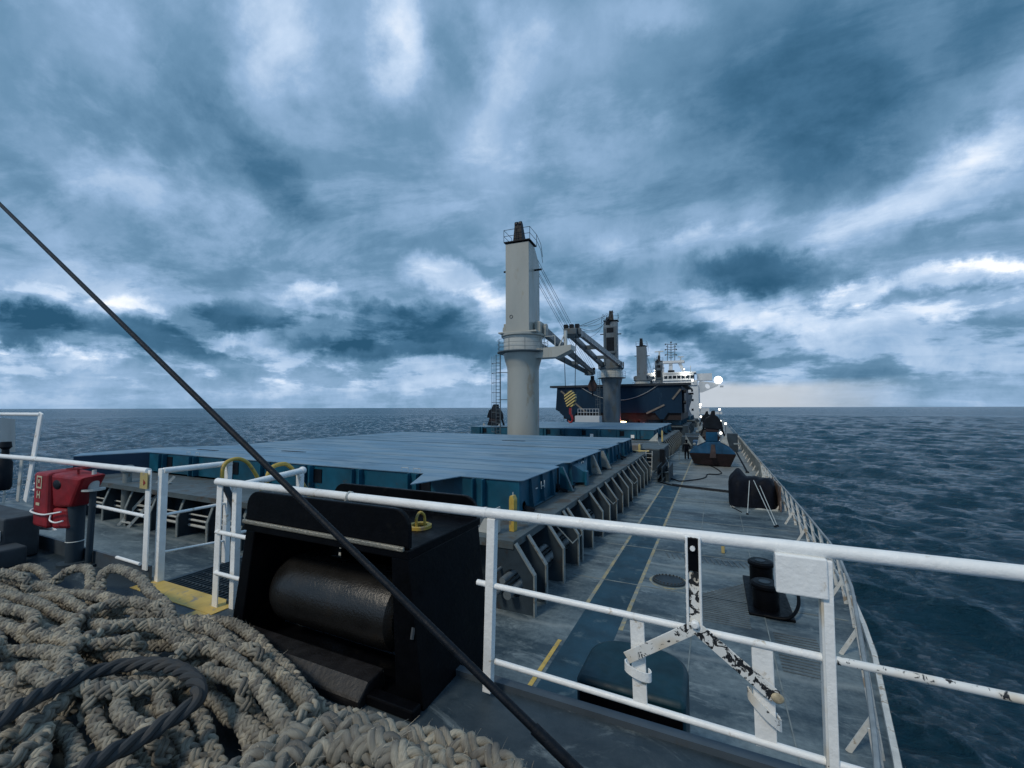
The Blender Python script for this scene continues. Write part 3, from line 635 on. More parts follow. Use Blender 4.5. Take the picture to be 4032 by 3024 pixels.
    if shelf:
        m = MB(); z1 = 9.72; sx = 4.6
        m.hexa([(X0+1.0, Y0-.75, 8.95), (X0+3.3, Y0-.6, 8.95), (X0+3.3, Y0+.6, 8.95), (X0+1.0, Y0+.75, 8.95)], [(X0+1.0, Y0-.75, z1), (X0+3.3, Y0-.6, z1+.12), (X0+3.3, Y0+.6, z1+.12), (X0+1.0, Y0+.75, z1)])
        m.hexa([(X0+3.303, Y0-.6, 8.95), (X0+sx, Y0-.6, 9.5), (X0+sx, Y0+.6, 9.5), (X0+3.303, Y0+.6, 8.95)], [(X0+3.303, Y0-.6, z1+.12), (X0+sx, Y0-.6, z1+.2), (X0+sx, Y0+.6, z1+.2), (X0+3.303, Y0+.6, z1+.12)])
        m.build('jib_rest', cream, root)
        m = MB(); m.tube([(X0+4.0, Y0-.1, 9.9), (X0+4.0, Y0-.1, 11.2)], .14, 12); m.bar((X0+3.4, Y0-.1, 9.92), (X0+3.95, Y0-.1, 11.0), .08, .08); m.tube([(X0+1.9, Y0+.3, 9.8), (X0+1.9, Y0+.3, 10.9)], .04, 6); m.tube([(X0+2.9, Y0+.3, 9.85), (X0+2.9, Y0+.3, 10.9)], .04, 6); m.tube([(X0+1.9, Y0+.3, 10.9), (X0+2.9, Y0+.3, 10.9)], .03, 6); m.build('rest_post', greyw, root, smooth=True)
    # access ladder with cage
    m = MB(); lx, ly = X0-2.0, Y0-.9
    for dxl in (-.22, .22): m.tube([(lx+dxl, ly, .0), (lx+dxl, ly, 9.4)], .035, 6)
    for z in np.arange(.3, 9.4, .3): m.tube([(lx-.22, ly, z), (lx+.22, ly, z)], .018, 5)
    for z in np.arange(2.6, 9.2, .85): m.tube([(lx+.25*math.cos(R(q))*(1.6 if 1 else 1)-.42*0, ly-.40+.42*math.sin(R(q)), z) for q in range(-200, 21, 20)], .022, 5)
    for q in (-170, -90, -10): m.tube([(lx+.4*math.cos(R(q)), ly-.4+.42*math.sin(R(q)), 2.6), (lx+.4*math.cos(R(q)), ly-.4+.42*math.sin(R(q)), 9.2)], .018, 5)
    for z in (3, 5.4, 7.8): m.tube([(lx, ly, z), (X0-1.2, Y0-.5, z)], .035, 6)
    m.build('ladder', jibp, root)
    if hook:
        hz = hook
    return root, tp
cr1, tip1 = make_crane(34.6, 3.8, 31.2, 10.0, 'nearest crane, tall cream column, its grey jib pointing aft', True, True, None, False, False)
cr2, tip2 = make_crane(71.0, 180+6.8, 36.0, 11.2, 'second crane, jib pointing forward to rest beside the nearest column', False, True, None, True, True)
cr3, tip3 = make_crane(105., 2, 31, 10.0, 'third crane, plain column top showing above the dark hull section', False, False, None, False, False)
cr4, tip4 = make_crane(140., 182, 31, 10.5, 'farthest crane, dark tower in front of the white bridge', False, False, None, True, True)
# hook blocks (hang from the jibs)
hx, hy = tip2[0]-.3, tip2[1]+.5
root = thing('hook_block', (hx, hy, 3.4), 'yellow and black striped hook block with red hook, hanging on two wires', 'hook block')
m = MB(); m.tube([(hx-.55, hy, 11), (hx-.42, hy, 5.8)], .03, 6); m.tube([(hx+.55, hy, 11), (hx+.42, hy, 5.8)], .03, 6); m.build('wire', cable_m, root)
st = bpy.data.materials.new('hazard_stripes'); st.use_nodes = True; t = NT(st.node_tree); p = t.n['Principled BSDF']
sp = t.new('ShaderNodeSeparateXYZ'); t.put(sp.inputs[0], t.new('ShaderNodeTexCoord').outputs['Object'])
k = t.math('PINGPONG', t.math('ADD', t.math('MULTIPLY', sp.outputs[0], .55), t.math('MULTIPLY', sp.outputs[2], -.8)), .105)
t.put(p.inputs['Base Color'], t.mix(t.math('GREATER_THAN', k, .05), (.62,.48,.16), (.012,.012,.014))); p.inputs['Roughness'].default_value = .5
m = MB(); m.prism([(hx-.28, hy-.22, 4.75), (hx+.26, hy-.22, 4.75), (hx+.52, hy-.22, 5.45), (hx+.50, hy-.22, 5.75), (hx+.2, hy-.22, 6.15), (hx-.15, hy-.22, 6.12), (hx-.5, hy-.22, 5.8), (hx-.5, hy-.22, 5.45)], (0, .44, 0)); m.build('block', st, root, bevel=.04)
m = MB(); m.box(hx-.1, hx+.1, hy-.1, hy+.1, 4.1, 4.75); m.tube([(hx, hy, 4.15), (hx+.12, hy, 3.95), (hx+.2, hy, 3.7), (hx+.1, hy, 3.45), (hx-.1, hy, 3.4), (hx-.22, hy, 3.6)], [.1,.1,.1,.09,.08,.04], 8); m.build('hook', redp, root, smooth=True)
hx, hy = tip1[0]+.3, tip1[1]-.3
root = thing('hook_block', (hx, hy, 6.4), 'dark rusty hook block hanging under the head of the aft-pointing jib', 'hook block')
MB().tube([(hx, hy, 9.6), (hx, hy, 8.9)], .3, 8).build('wire', cable_m, root)
m = MB(); m.prism([(hx-.45, hy-.25, 7.2), (hx+.45, hy-.25, 7.2), (hx+.75, hy-.25, 8.0), (hx+.3, hy-.25, 9.0), (hx-.3, hy-.25, 9.0), (hx-.75, hy-.25, 8.0)], (0, .5, 0)); m.build('block', mat('rusty_dark', (.045,.022,.02), .7, var=.4, vscale=2), root, bevel=.05)
MB().tube([(hx, hy, 7.2), (hx, hy, 6.4)], .12, 8).build('hook', darkg, root)

# ================================================================== LARGE HULL SECTION CARGO
root = thing('hull_section', (XC, 84, 2.6), 'huge dark blue hull section with red underside lying across the hatches behind the second crane', 'hull section')
yA, yB = 75.6, 97
m = MB(); m.prism([(-25.6, yA, 3.75), (-26.6, yA, 4.3), (-26.3, yA, 8.35), (-4.75, yA, 8.35), (-4.75, yA, 3.75)], (0, yB-yA, 0)); m.build('side_shell', hull_blue, root)
m = MB(); m.box(-25.2, -4.9, yA+.35, yB-.2, 2.6, 3.747); m.build('underside', hull_red, root)
m = MB(); m.box(-27.6, -3.3, yA-.35, yA+1.6, 8.353, 8.72); m.box(-27.0, -3.9, yA+1.7, yB, 8.353, 8.55); m.build('top_flange', mat('dark_edge', (.012,.02,.03), .6), root)
m = MB()
for (x0, x1) in ((-25.9, -22.6), (-12.3, -8.4)): m.prism([(x0, yA-.06, 3.8), (x1, yA-.06, 3.8), (x1-.9, yA-.06, 2.65), (x0+1.4, yA-.06, 2.65)] if x0 < -20 else [(-9.1, yA-.06, 3.9), (-6.8, yA-.06, 3.9), (-7.6, yA-.06, 2.7), (-8.2, yA-.06, 2.7)], (0, .05, 0))
m.build('skirt_plate', hull_blue, root)
pts = [at(2283+ (2595-2283)*k/20, 1522+ (1513-1522)*k/20 + 58*4*(k/20)*(1-k/20), Y=yA-.12) for k in range(21)]
MB().tube(pts, .07, 6).build('mooring_line', mat('pale_rope', (.28,.31,.33), .8), root, smooth=True)
m = MB()
for (a_, b_) in (((2209, 1540), (2305, 1622)), ((2545, 1628), (2616, 1594)), ((2648, 1572), (2680, 1532))): m.bar(at(*a_, Y=yA-.1), at(*b_, Y=yA-.1), .28, .1, up=(0, 1, 0))
m.build('timber', wood, root)
m = MB(); m.box(-4.7, -4.4, yA+1, yA+6, 3.8, 7.6); m.lathe((-4.45, yA+.6, 7.3), [(.25, 0), (.25, .4)], 10, axis='x'); m.lathe((-4.5, yA+.6, 5.5), [(.3, 0), (.3, .4)], 10, axis='x'); m.build('fender', darkg, root)
root = thing('hull_section', (XC, 120, 2.6), 'second dark steel section seen stepping out behind the huge hull section', 'hull section')
m = MB(); m.prism([(-25, 110, 2.6), (-25, 110, 8.0), (-5.3, 110, 8.0), (-5.5, 110, 6.9), (-6.3, 110, 4.2), (-5.6, 110, 2.6)], (0, 20, 0)); m.build('side_shell', mat('dark_steel', (.03,.055,.08), .6, var=.3, vscale=.3), root)
MB().box(-26, -4.3, 109.6, 111, 7.7, 8.15).build('top_flange', darkg, root)
# railed white crate near its foot
root = thing('railed_crate', (-20.5, 68.5, 2.57), 'low white crate with pipe railings in front of the dark hull section', 'crate')
p0 = at(2267, 1663, Y=68.); p1 = at(2363, 1663, Y=68.)
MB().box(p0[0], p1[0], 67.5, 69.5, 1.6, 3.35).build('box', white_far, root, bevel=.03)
m = MB()
for x in np.linspace(p0[0]+.5, p1[0]-.1, 8): m.tube([(x, 67.6, 3.35), (x, 67.6, 4.45)], .04, 5)
for z in (3.9, 4.45): m.tube([(p0[0]+.5, 67.6, z), (p1[0]-.1, 67.6, z)], .035, 5)
m.build('railing', white_far, root)

# ================================================================== BRIDGE
YB = 170; root = thing('accommodation_block', (XC, YB+8, 0), 'distant white accommodation block with bridge windows and long wing at the stern', 'ship superstructure')
def bx(u, v): return at(u, v, Y=YB)
zr = bx(2700, 1478)[2]
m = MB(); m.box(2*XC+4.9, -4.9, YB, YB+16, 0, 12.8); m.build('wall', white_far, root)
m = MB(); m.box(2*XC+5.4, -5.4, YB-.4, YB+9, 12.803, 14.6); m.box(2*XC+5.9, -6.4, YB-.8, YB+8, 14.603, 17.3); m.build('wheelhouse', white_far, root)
m = MB()
for i in range(12):
    x = -24.2+i*1.52; m.box(x, x+1.2, YB-.86, YB-.802, 15.3, 16.4)
m.build('bridge_window', glass_m, root)
m = MB(); m.box(2*XC+5.0, -5.6, YB-1.4, YB+9, 17.303, 17.65); m.build('roof', white_far, root)
for (u, v) in ((2702, 1538), (2725, 1538), (2727, 1575), (2727, 1613), (2726, 1645)):
    p = bx(u, v); MB().box(p[0]-.35, p[0]+.35, YB-.05, YB-.001, p[2]-.4, p[2]+.4).build('porthole', glass_m, root)
m = MB(); wy = YB+1
m.hole_plate([(-4.9, wy, 10.2), (-4.6, wy, 9.7), (2.2, wy, 12.6), (3.2, wy, 12.5), (3.2, wy, 13.0), (-4.9, wy, 14.4)], (-1.9, wy, 12.3), .95, (0, .5, 0), hsq=.75)
m.box(-5.3, -.3, wy-.3, wy+2.5, 14.45, 17.0); m.box(2.2, 3.3, wy-.5, wy+2, 11.9, 12.45); m.build('bridge_wing', white_far, root)
m = MB(); m.box(-4.85, 2.6, YB-3, YB+2, 2.2, 3.1); m.box(-4.6, -1.5, YB-2.8, YB, 3.11, 4.4); m.build('lower_deck_wing', white_far, root)
m = MB()   # radar mast
def mp_(u, v): p = at(u, v, Y=YB+3); return p
m.bar(mp_(2610, 1476), mp_(2606, 1430), 1.1, .9, up=(0,1,0)); m.bar(mp_(2641, 1476), mp_(2641, 1428), 1.3, .9, up=(0,1,0)); m.bar(mp_(2692, 1462), mp_(2676, 1430), 1.1, .9, up=(0,1,0))
a_, b_ = mp_(2598, 1427), mp_(2695, 1423); m.box(a_[0], b_[0], YB+1.5, YB+5, b_[2]-.5, b_[2]+.35); m.build('mast_house', white_far, root)
m = MB(); z0 = b_[2]
for u in (2628, 2642, 2657): m.tube([mp_(u, 1422), mp_(u, 1357 if u != 2642 else 1350)], .14, 6)
for v, h in ((1356, 22), (1367, 20), (1377, 20), (1388, 12), (1398, 22), (1409, 8)): m.tube([mp_(2642-h, v-2), mp_(2642, v+1), mp_(2642+h, v-3)], .12, 5); 
for v in (1356, 1377, 1398): m.sphere(mp_(2620, v), .3, 6); m.sphere(mp_(2663, v-1), .3, 6)
m.sphere(mp_(2642, 1348), .35, 6); m.build('signal_mast', jibp, root)
for (pa, pb, ra, ba, bb) in ((mp_(2596, 1425), mp_(2596, 1386), .35, mp_(2578, 1386), mp_(2612, 1383)), (mp_(2680, 1422), mp_(2680, 1405), .25, mp_(2669, 1405), mp_(2692, 1405))):
    m = MB(); m.tube([pa, pb], ra, 6); m.bar(ba, bb, .35, .3, up=(0,1,0)); m.build('radar', greyw, root)
MB().tube([mp_(2720, 1480), mp_(2719, 1440)], .12, 5).build('aerial', greyw, root)
m = MB(); m.box(-19, -17.2, YB-.7, YB+1, 17.66, 18.6); m.box(-15.2, -13.0, YB-.7, YB+1, 17.66, 18.5); m.build('roof_gear', darkg, root)
def lamp(u, v, Y, r, label, m=lampw, arm=True, base=None):
    r *= .8; p = at(u, v, Y=Y); rt = thing('floodlight', p, label, 'floodlight', 'lit floodlights on deck and bridge')
    q = MB(); q.sphere(p, r, 8, (1, .6, 1)); q.build('lens', m, rt, smooth=True)
    q = MB(); q.lathe((p[0], p[1]+r*.62, p[2]), [(r*.8, 0), (r*.7, r*.6)], 12, axis='y')
    if base is not None: q.tube([(p[0], p[1]+r*.9, p[2]), (p[0], p[1]+r*.9, base)], max(.03, r*.12), 6)
    q.build('housing', darkg, rt)
lamp(2828, 1496, YB+1, 1.7, 'brightest floodlight, above the end of the bridge wing', base=13.0)
lamp(2697, 1472, YB-1.2, .95, 'floodlight glowing on the bridge roof under the mast', base=17.66)
lamp(2578, 1474, YB-1.2, .95, 'floodlight on the bridge roof left of the farthest crane', base=17.66)
lamp(2694, 1454, YB-1.2, .28, 'tiny lamp above the bridge roof floodlight', base=17.66)
lamp(2727, 1498, YB-1.2, .45, 'small lamp at the corner of the wheelhouse windows', base=14.5)
lamp(2578, 1459, YB-1.2, .28, 'tiny lamp above the left bridge roof floodlight', base=17.66)
lamp(2838, 1705, 46, .15, 'oval white lamp beside the grab bucket, nearest of the deck lamps', base=0)
lamp(2857, 1668, 58, .16, 'white lamp right of the grab, next to the side railing', base=0)
lamp(2833, 1612, 95, .26, 'white lamp above the grab against the sea', base=0)
lamp(2838, 1657, 75, .13, 'small white lamp beside the shoulder of the grab', base=0)
lamp(2716, 1641, 130, .6, 'white lamp at the foot of the white superstructure', base=1.6)
lamp(2760, 1641, 120, .32, 'small lamp right of the foot of the superstructure', base=0)
lamp(2758, 1593, 160, .45, 'yellowish lamp on the superstructure side', lampy, base=3.1)
lamp(2757, 1604, 155, .3, 'white lamp just under the yellowish lamp', base=0)
p = at(2451, 1661, Y=72.5)
rt = thing('deck_lamp', p, 'warm orange-white lamp glowing red at the foot of the second crane', 'lamp'); MB().sphere(p, .38, 8, (1.7, .5, .3)).build('lens', lampy, rt, smooth=True); MB().box(p[0]-.5, p[0]+.5, p[1]+.2, p[1]+.5, p[2]-.9, p[2]).build('housing', darkg, rt)
ld = bpy.data.lights.new('deck_lamp_light', 'POINT'); ld.energy = 70; ld.color = (1, .16, .10); ld.shadow_soft_size = .3; lo = bpy.data.objects.new('deck_lamp_light', ld); col.objects.link(lo); lo.location = (p[0]+1.2, p[1]+1.2, p[2]+.2)
def flood_light(u, v, Y, e, c=(1,.93,.8)):
    p = at(u, v, Y=Y); l = bpy.data.lights.new('floodlight_light', 'POINT'); l.energy = e; l.color = c; l.shadow_soft_size = .5; o = bpy.data.objects.new('floodlight_light', l); col.objects.link(o); o.location = (p[0], p[1]-1.6, p[2]+.3)
flood_light(2697, 1472, YB-1.6, 420); flood_light(2578, 1474, YB-1.6, 420); flood_light(2716, 1641, 128, 150)

# ================================================================== GRABS on the side deck
def grab(x, y, s, label, m1=None):
    m1 = m1 or mat('grab_blue', (.005,.055,.12), .7, var=.3, vscale=1.2, dirt=(.01,.03,.06), dirt_amt=.2, dirt_scale=1.5, spec=.2)
    rustm = mat('grab_rust', (.022,.010,.012), .7, var=.4, vscale=1.5, dirt=(.02,.01,.01), dirt_amt=.3, dirt_scale=1.2)
    root = thing('grab_bucket', (x, y, 0), label, 'grab bucket', 'clamshell grabs standing on the side decks')
    def P(l): return [(x+a*s, y-1.0*s, z*s) for a, z in l]
    m = MB(); m.hexa([(x-1.75*s,y-1.1*s,1.05*s),(x+1.62*s,y-1.1*s,1.05*s),(x+1.62*s,y+1.1*s,1.05*s),(x-1.75*s,y+1.1*s,1.05*s)], [(x-.85*s,y-.7*s,1.95*s),(x+.75*s,y-.7*s,1.95*s),(x+.75*s,y+.7*s,1.95*s),(x-.85*s,y+.7*s,1.95*s)]); m.build('bucket_shell', m1, root, bevel=.05*s)
    m = MB(); m.hexa([(x-1.4*s,y-.5*s,.12*s),(x+1.2*s,y-.5*s,.0),(x+1.2*s,y+.5*s,0),(x-1.4*s,y+.5*s,.12*s)], [(x-1.75*s,y-1.1*s,1.047*s),(x+1.62*s,y-1.1*s,1.047*s),(x+1.62*s,y+1.1*s,1.047*s),(x-1.75*s,y+1.1*s,1.047*s)]); m.build('bucket_jaw', rustm, root, bevel=.05*s)
    m = MB(); m.prism([(x-.24*s, y-1.15*s, .75*s), (x+.22*s, y-1.15*s, .75*s), (x+.15*s, y-.82*s, 1.75*s), (x-.12*s, y-.82*s, 1.75*s)], (0, -.08*s, 0)); m.build('centre_hinge', rustm, root)
    m = MB(); m.box(x-.5*s, x+.36*s, y-.55*s, y+.5*s, 1.953*s, 2.7*s); m.build('lower_beam', m1, root, bevel=.06*s)
    m = MB(); m.hexa([(x-.42*s,y-.4*s,2.703*s),(x+.45*s,y-.4*s,2.703*s),(x+.45*s,y+.4*s,2.703*s),(x-.42*s,y+.4*s,2.703*s)], [(x-.62*s,y-.4*s,3.3*s),(x+.6*s,y-.4*s,3.3*s),(x+.6*s,y+.4*s,3.3*s),(x-.62*s,y+.4*s,3.3*s)])
    m.build('rope_drum', rustm, root, bevel=.05*s)
    m = MB(); m.prism([(x+a*s*.68, y-.5*s, z*s) for a, z in ((-1.1,3.05),(1.15,2.9),(1.05,3.45),(.6,3.95),(.35,4.05),(.32,4.45),(-.05,4.4),(-.25,4.0),(-.75,3.8))], (0, 1.0*s, 0)); m.build('upper_head', darkg, root, bevel=.05*s)
    for sx in (-1, 1):
        m = MB(); m.bar((x+sx*.62*s, y+.2*s, 3.1*s), (x+sx*1.05*s, y+.2*s, 1.9*s), .14*s, .2*s, up=(0,1,0)); m.build('arm', darkg, root)
        m = MB(); m.prism([(x+sx*.52*s, y-.75*s, 1.97*s), (x+sx*1.15*s, y-.95*s, 1.65*s), (x+sx*.95*s, y-.8*s, 2.55*s)], (0, .05*s, 0)); m.build('spill_plate', mat('spill_plate', (.34,.36,.35), .6, var=.3, vscale=3), root)
    return root
grab(-.15, 38.4, 1.0, 'blue and rust-red clamshell grab bucket standing on the starboard side deck')
grab(2*XC+6.5, 46.0, 1.15, 'dark clamshell grab silhouetted on the port side behind the crane ladder', darkg)
grab(-.9, 60, .95, 'farther grab bucket partly hidden behind the blue and rusty one', darkg)
MB_ = MB()
root = thing('deck_winch', (-1.2, 50, 0), 'cluttered dark winch gear behind the grab bucket', 'winch')
m = MB(); m.box(-3.2, -1.2, 49, 50.5, 0, 1.6); m.lathe((-3.0, 52, 1.1), [(.7, 0), (.7, 1.6)], 16, axis='x'); m.build('winch_body', steel_grey, root, bevel=.03)
MB().box(1.2, 2.2, 51, 52, 0, 1.9).build('motor_housing', steel_grey, root, bevel=.03)
MB().box(-3.6, -3.0, 58, 60, 0, 2.4).build('control_stand', steel_grey, root, bevel=.03)
m = MB(); m.box(-1.9, -1.1, 44.5, 46, 0, 1.5); m.build('blue_locker', mat('locker_blue', (.01,.06,.14), .5), root, bevel=.03)
m = MB(); m.prism([(-2.55, 44, 1.25), (-1.95, 44, 1.05), (-2.5, 44, 2.1)], (0, .1, 0)); m.box(1.55, 2.1, 44, 44.3, 1.3, 1.42); m.box(-1.15, -.75, 52, 52.3, 2.35, 2.5); m.sphere((-2.0, 41.2, .85), .13, 6); m.sphere((-1.7, 43, 1.3), .15, 6); m.sphere((-1.6, 48, 2.2), .17, 6); m.box(-1.62, -1.45, 50, 50.1, 2.3, 3.1); m.build('pale_fitting', flange_m, root)
root = thing('lashing_bar', (1.7, 36, 0), 'dark inclined lashing bar from the grab bucket to the deck', 'lashing bar')
MB().tube([(1.5, 38.2, 1.2), (2.05, 35.2, 0.05)], .06, 8).build('bar', darkg, root); MB().lathe((2.05, 35.2, 0), [(.13, 0), (.1, .1)], 10).build('pad', darkg, root)
# pile of dark rope between bundle and rail further aft
m = MB()
for k in range(5): m.tube([(1.9+(.45-.05*k)*math.cos(t_), 29.4+(.6-.06*k)*math.sin(t_), .07+.1*k) for t_ in np.linspace(0, 6.28, 20)], .07, 8)
tag(m.build('coiled_hose', darkg, smooth=True), 'dark coiled hose by the side railing behind the dark bundle', 'hose')
# hose on deck
hp = [(-3.0,31.2,.06),(-2.75,30.3,.04),(-2.3,29.6,.04),(-1.96,29.35,.04),(-1.04,30.5,.04),(-.62,31.6,.04),(-.51,33.0,.04),(.1,33.3,.04),(.37,34.0,.04),(.25,35.2,.04),(.06,36.3,.04),(-.35,37.8,.04),(-.9,38.9,.04),(-1.74,39.3,.04)]
def smoothp(P, n=6):
    P = [vec(*p) for p in P]; outp = []
    for i in range(len(P)-1):
        p0, p1, p2, p3 = P[max(i-1,0)], P[i], P[i+1], P[min(i+2,len(P)-1)]
        for k in range(n):
            t = k/n; outp.append(.5*((2*p1)+(p2-p0)*t+(2*p0-5*p1+4*p2-p3)*t*t+(3*p1-p0-3*p2+p3)*t**3))
    outp.append(P[-1]); return outp
tag(MB().tube(smoothp(hp), .035, 8).build('hose', darkg, smooth=True), 'thin dark hose snaking over the pale deck before the grab bucket', 'hose')
h2 = [(-3.3,28.6,.04),(-2.4,27.6,.04),(-1.6,27.3,.04),(-.6,27.0,.04),(.8,26.6,.04)]
tag(MB().tube(smoothp(h2), .04, 8).build('hose', darkg, smooth=True), 'straight dark hose crossing the painted walkway', 'hose')
tag(MB().tube(smoothp([(p[0], p[1]+.35, p[2]) for p in h2[1:]]), .03, 8).build('hose', darkg, smooth=True), 'second hose just aft of the straight dark one', 'hose')
# fine person on deck
def person():
    px, py = -2.32, 41.9
    root = thing('person', (px, py, 0), 'person in dark coverall with pale shoulder stripe, seen from behind beside the grab', 'person')
    V = []; E = []; Rr = []
    def nd(p, r, par=None):
        V.append((px+p[0]-root.location.x, py+p[1]-root.location.y, p[2])); Rr.append(r)
        if par is not None: E.append((par, len(V)-1))
        return len(V)-1
    pel = nd((0,0,.95), (.16,.12)); ab = nd((0,0,1.12), (.15,.11), pel); ch = nd((0,.01,1.34), (.18,.12), ab); nk = nd((0,.01,1.48), (.075,.07), ch); hd0 = nd((0,.0,1.56), (.07,.08), nk); hd = nd((0,.01,1.66), (.085,.10), hd0); nd((0,.01,1.74), (.06,.07), hd)
    for s in (-1, 1):
        hp_ = nd((s*.10,0,.88), (.10,.10), pel); kn = nd((s*.12,.03,.5), (.065,.07), hp_); an = nd((s*.13,-.01,.1), (.045,.05), kn); nd((s*.14,.14,.04), (.045,.035), an)
        sh = nd((s*.19,0,1.40), (.065,.065), ch); el_ = nd((s*.27,-.02,1.13), (.05,.05), sh); wr = nd((s*.29,.06,.90), (.034,.034), el_); pm = nd((s*.29,.08,.84), (.036,.024), wr)
        for j, (o_, l_) in enumerate(((-.025,.07),(-.008,.08),(.009,.075),(.025,.06))):
            f1 = nd((s*.29, .08+o_, .79), (.009,.009), pm); nd((s*.285, .085+o_, .79-l_*.6), (.008,.008), f1)
        t1 = nd((s*.275,.115,.83), (.010,.010), pm); nd((s*.27,.125,.79), (.009,.009), t1)
    me = bpy.data.meshes.new('body'); me.from_pydata(V, E, []); o = bpy.data.objects.new('body', me); col.objects.link(o); o.parent = root
    sk = o.modifiers.new('skin', 'SKIN'); sk.use_smooth_shade = True
    if not me.skin_vertices: me.attributes.new('x', 'FLOAT', 'POINT')
    ok = True
    try:
        for i, r in enumerate(Rr): me.skin_vertices[0].data[i].radius = r
        me.skin_vertices[0].data[0].use_root = True
    except Exception as e:
        ok = False
    o.modifiers.new('sub', 'SUBSURF').levels = 1; o.modifiers['sub'].render_levels = 2; me.materials.append(bootm)
    return root, ok
def person2():
    # body grown as one skinned surface; needs skin data made through bmesh
    import bmesh
    r = person(); root = r[0]; body = [c for c in bpy.data.objects if c.parent == root][0]
    me = body.data; bm = bmesh.new(); bm.from_mesh(me); lay = bm.verts.layers.skin.verify()
    rad = [(.20,.15),(.18,.14),(.21,.14),(.09,.08),(.08,.08),(.09,.10),(.07,.07)]
    for _ in (0, 1): rad += [(.12,.12),(.085,.085),(.065,.065),(.05,.04),(.085,.08),(.065,.06),(.034,.034),(.036,.024)]+[(.009,.009),(.008,.008)]*4+[(.010,.010),(.009,.009)]
    bm.verts.ensure_lookup_table()
    for i, v in enumerate(bm.verts): v[lay].radius = rad[i]; v[lay].use_root = (i == 0)
    bm.to_mesh(me); bm.free(); x, y, _z = root.location
    m = MB(); m.lathe((x, y, 1.40), [(.225, 0), (.225, .015), (.215, .03)], 18, cap=False)
    for i in range(len(m.v)): a, b, c = m.v[i]; m.v[i] = (x+(a-x)*1.12, y+(b-y)*.78, c)
    m.build('reflective_stripe', flange_m, root)
    m = MB(); m.sphere((x, y, 1.68), .115, 10, (1, 1.15, .95)); m.build('helmet', bootm, root, smooth=True)
    m = MB()
    m.sphere((x-.03, y+.105, 1.64), .012, 6); m.sphere((x+.03, y+.105, 1.64), .012, 6); m.bar((x, y+.10, 1.62), (x, y+.125, 1.59), .02, .02); m.bar((x-.025, y+.105, 1.565), (x+.025, y+.105, 1.565), .006, .008); m.build('face', skin_m, root)
person2()

# covered bundle with lashings
def bundle():
    root = thing('covered_bundle', (1.5, 24, 0), 'dark tarpaulin-covered bundle with hump, strapped to the deck by the side railing', 'covered bundle')
    nu, nv = 40, 22; V = []; F = []
    for i in range(nu+1):
        t = i/nu; x = .55+1.95*t; hgt = 1.36+.22*math.exp(-((t-.2)/.15)**2)-.05*math.exp(-((t-.45)/.1)**2)+.05*math.sin(t*9)
        endf = (1-(abs(2*t-1))**7)**.5 if abs(2*t-1) < 1 else 0
        for j in range(nv+1):
            a = math.pi*j/nv; cx = math.copysign(abs(math.cos(a))**.55, math.cos(a)); sz = abs(math.sin(a))**.5
            nz = 1+.05*math.sin(7*t+3*a)+.03*math.sin(17*t-5*a)
            V.append((x, 23.75-.95*cx*(.4+.6*endf)*nz, max(.02, (.06+(hgt-.06)*sz*(.75+.25*endf))*(nz if sz > .3 else 1))))
    for i in range(nu):
        for j in range(nv): q = i*(nv+1)+j; F.append((q, q+1, q+nv+2, q+nv+1))
    m = MB(); m.add(V, F); m.add([V[j] for j in range(nv+1)], [tuple(range(nv+1))]); m.add([V[nu*(nv+1)+j] for j in range(nv+1)], [tuple(range(nv, -1, -1))]); m.build('cover', tarp_m, root, smooth=True)
    m = MB(); m.box(.6, 2.5, 22.85, 24.6, .0, .06); m.build('skid', greyw, root)
    for (f, tp_) in (((1.21, 21.64, 0), at(2951, 1893, Y=23.0)), ((2.06, 19.83, 0), at(2967, 1890, Y=23.2)), ((2.15, 20.0, 0), at(2980, 1885, Y=23.5))):
        MB().tube([f, tp_], .016, 6).build('lashing', mat('lashing_strap', (.45,.50,.50), .6), root); MB().lathe((f[0], f[1], 0), [(.06, 0), (.04, .06)], 8).build('lashing_pad', darkg, root)
    MB().tube([(.62, 22.8, .12), (.66, 22.8, .02), (1.0, 21.9, .02)], .02, 6).build('lashing', darkg, root)
    return root
bundle()
tag(MB().box(2.56, 2.62, 22.6, 25.5, .05, 1.15).build('rusty_panel', mat('rusty_panel', (.14,.09,.07), .7, var=.4, vscale=3, dirt=(.3,.3,.28), dirt_amt=.4, dirt_scale=4)), 'rusty steel panel behind the dark bundle at the side railing', 'panel')

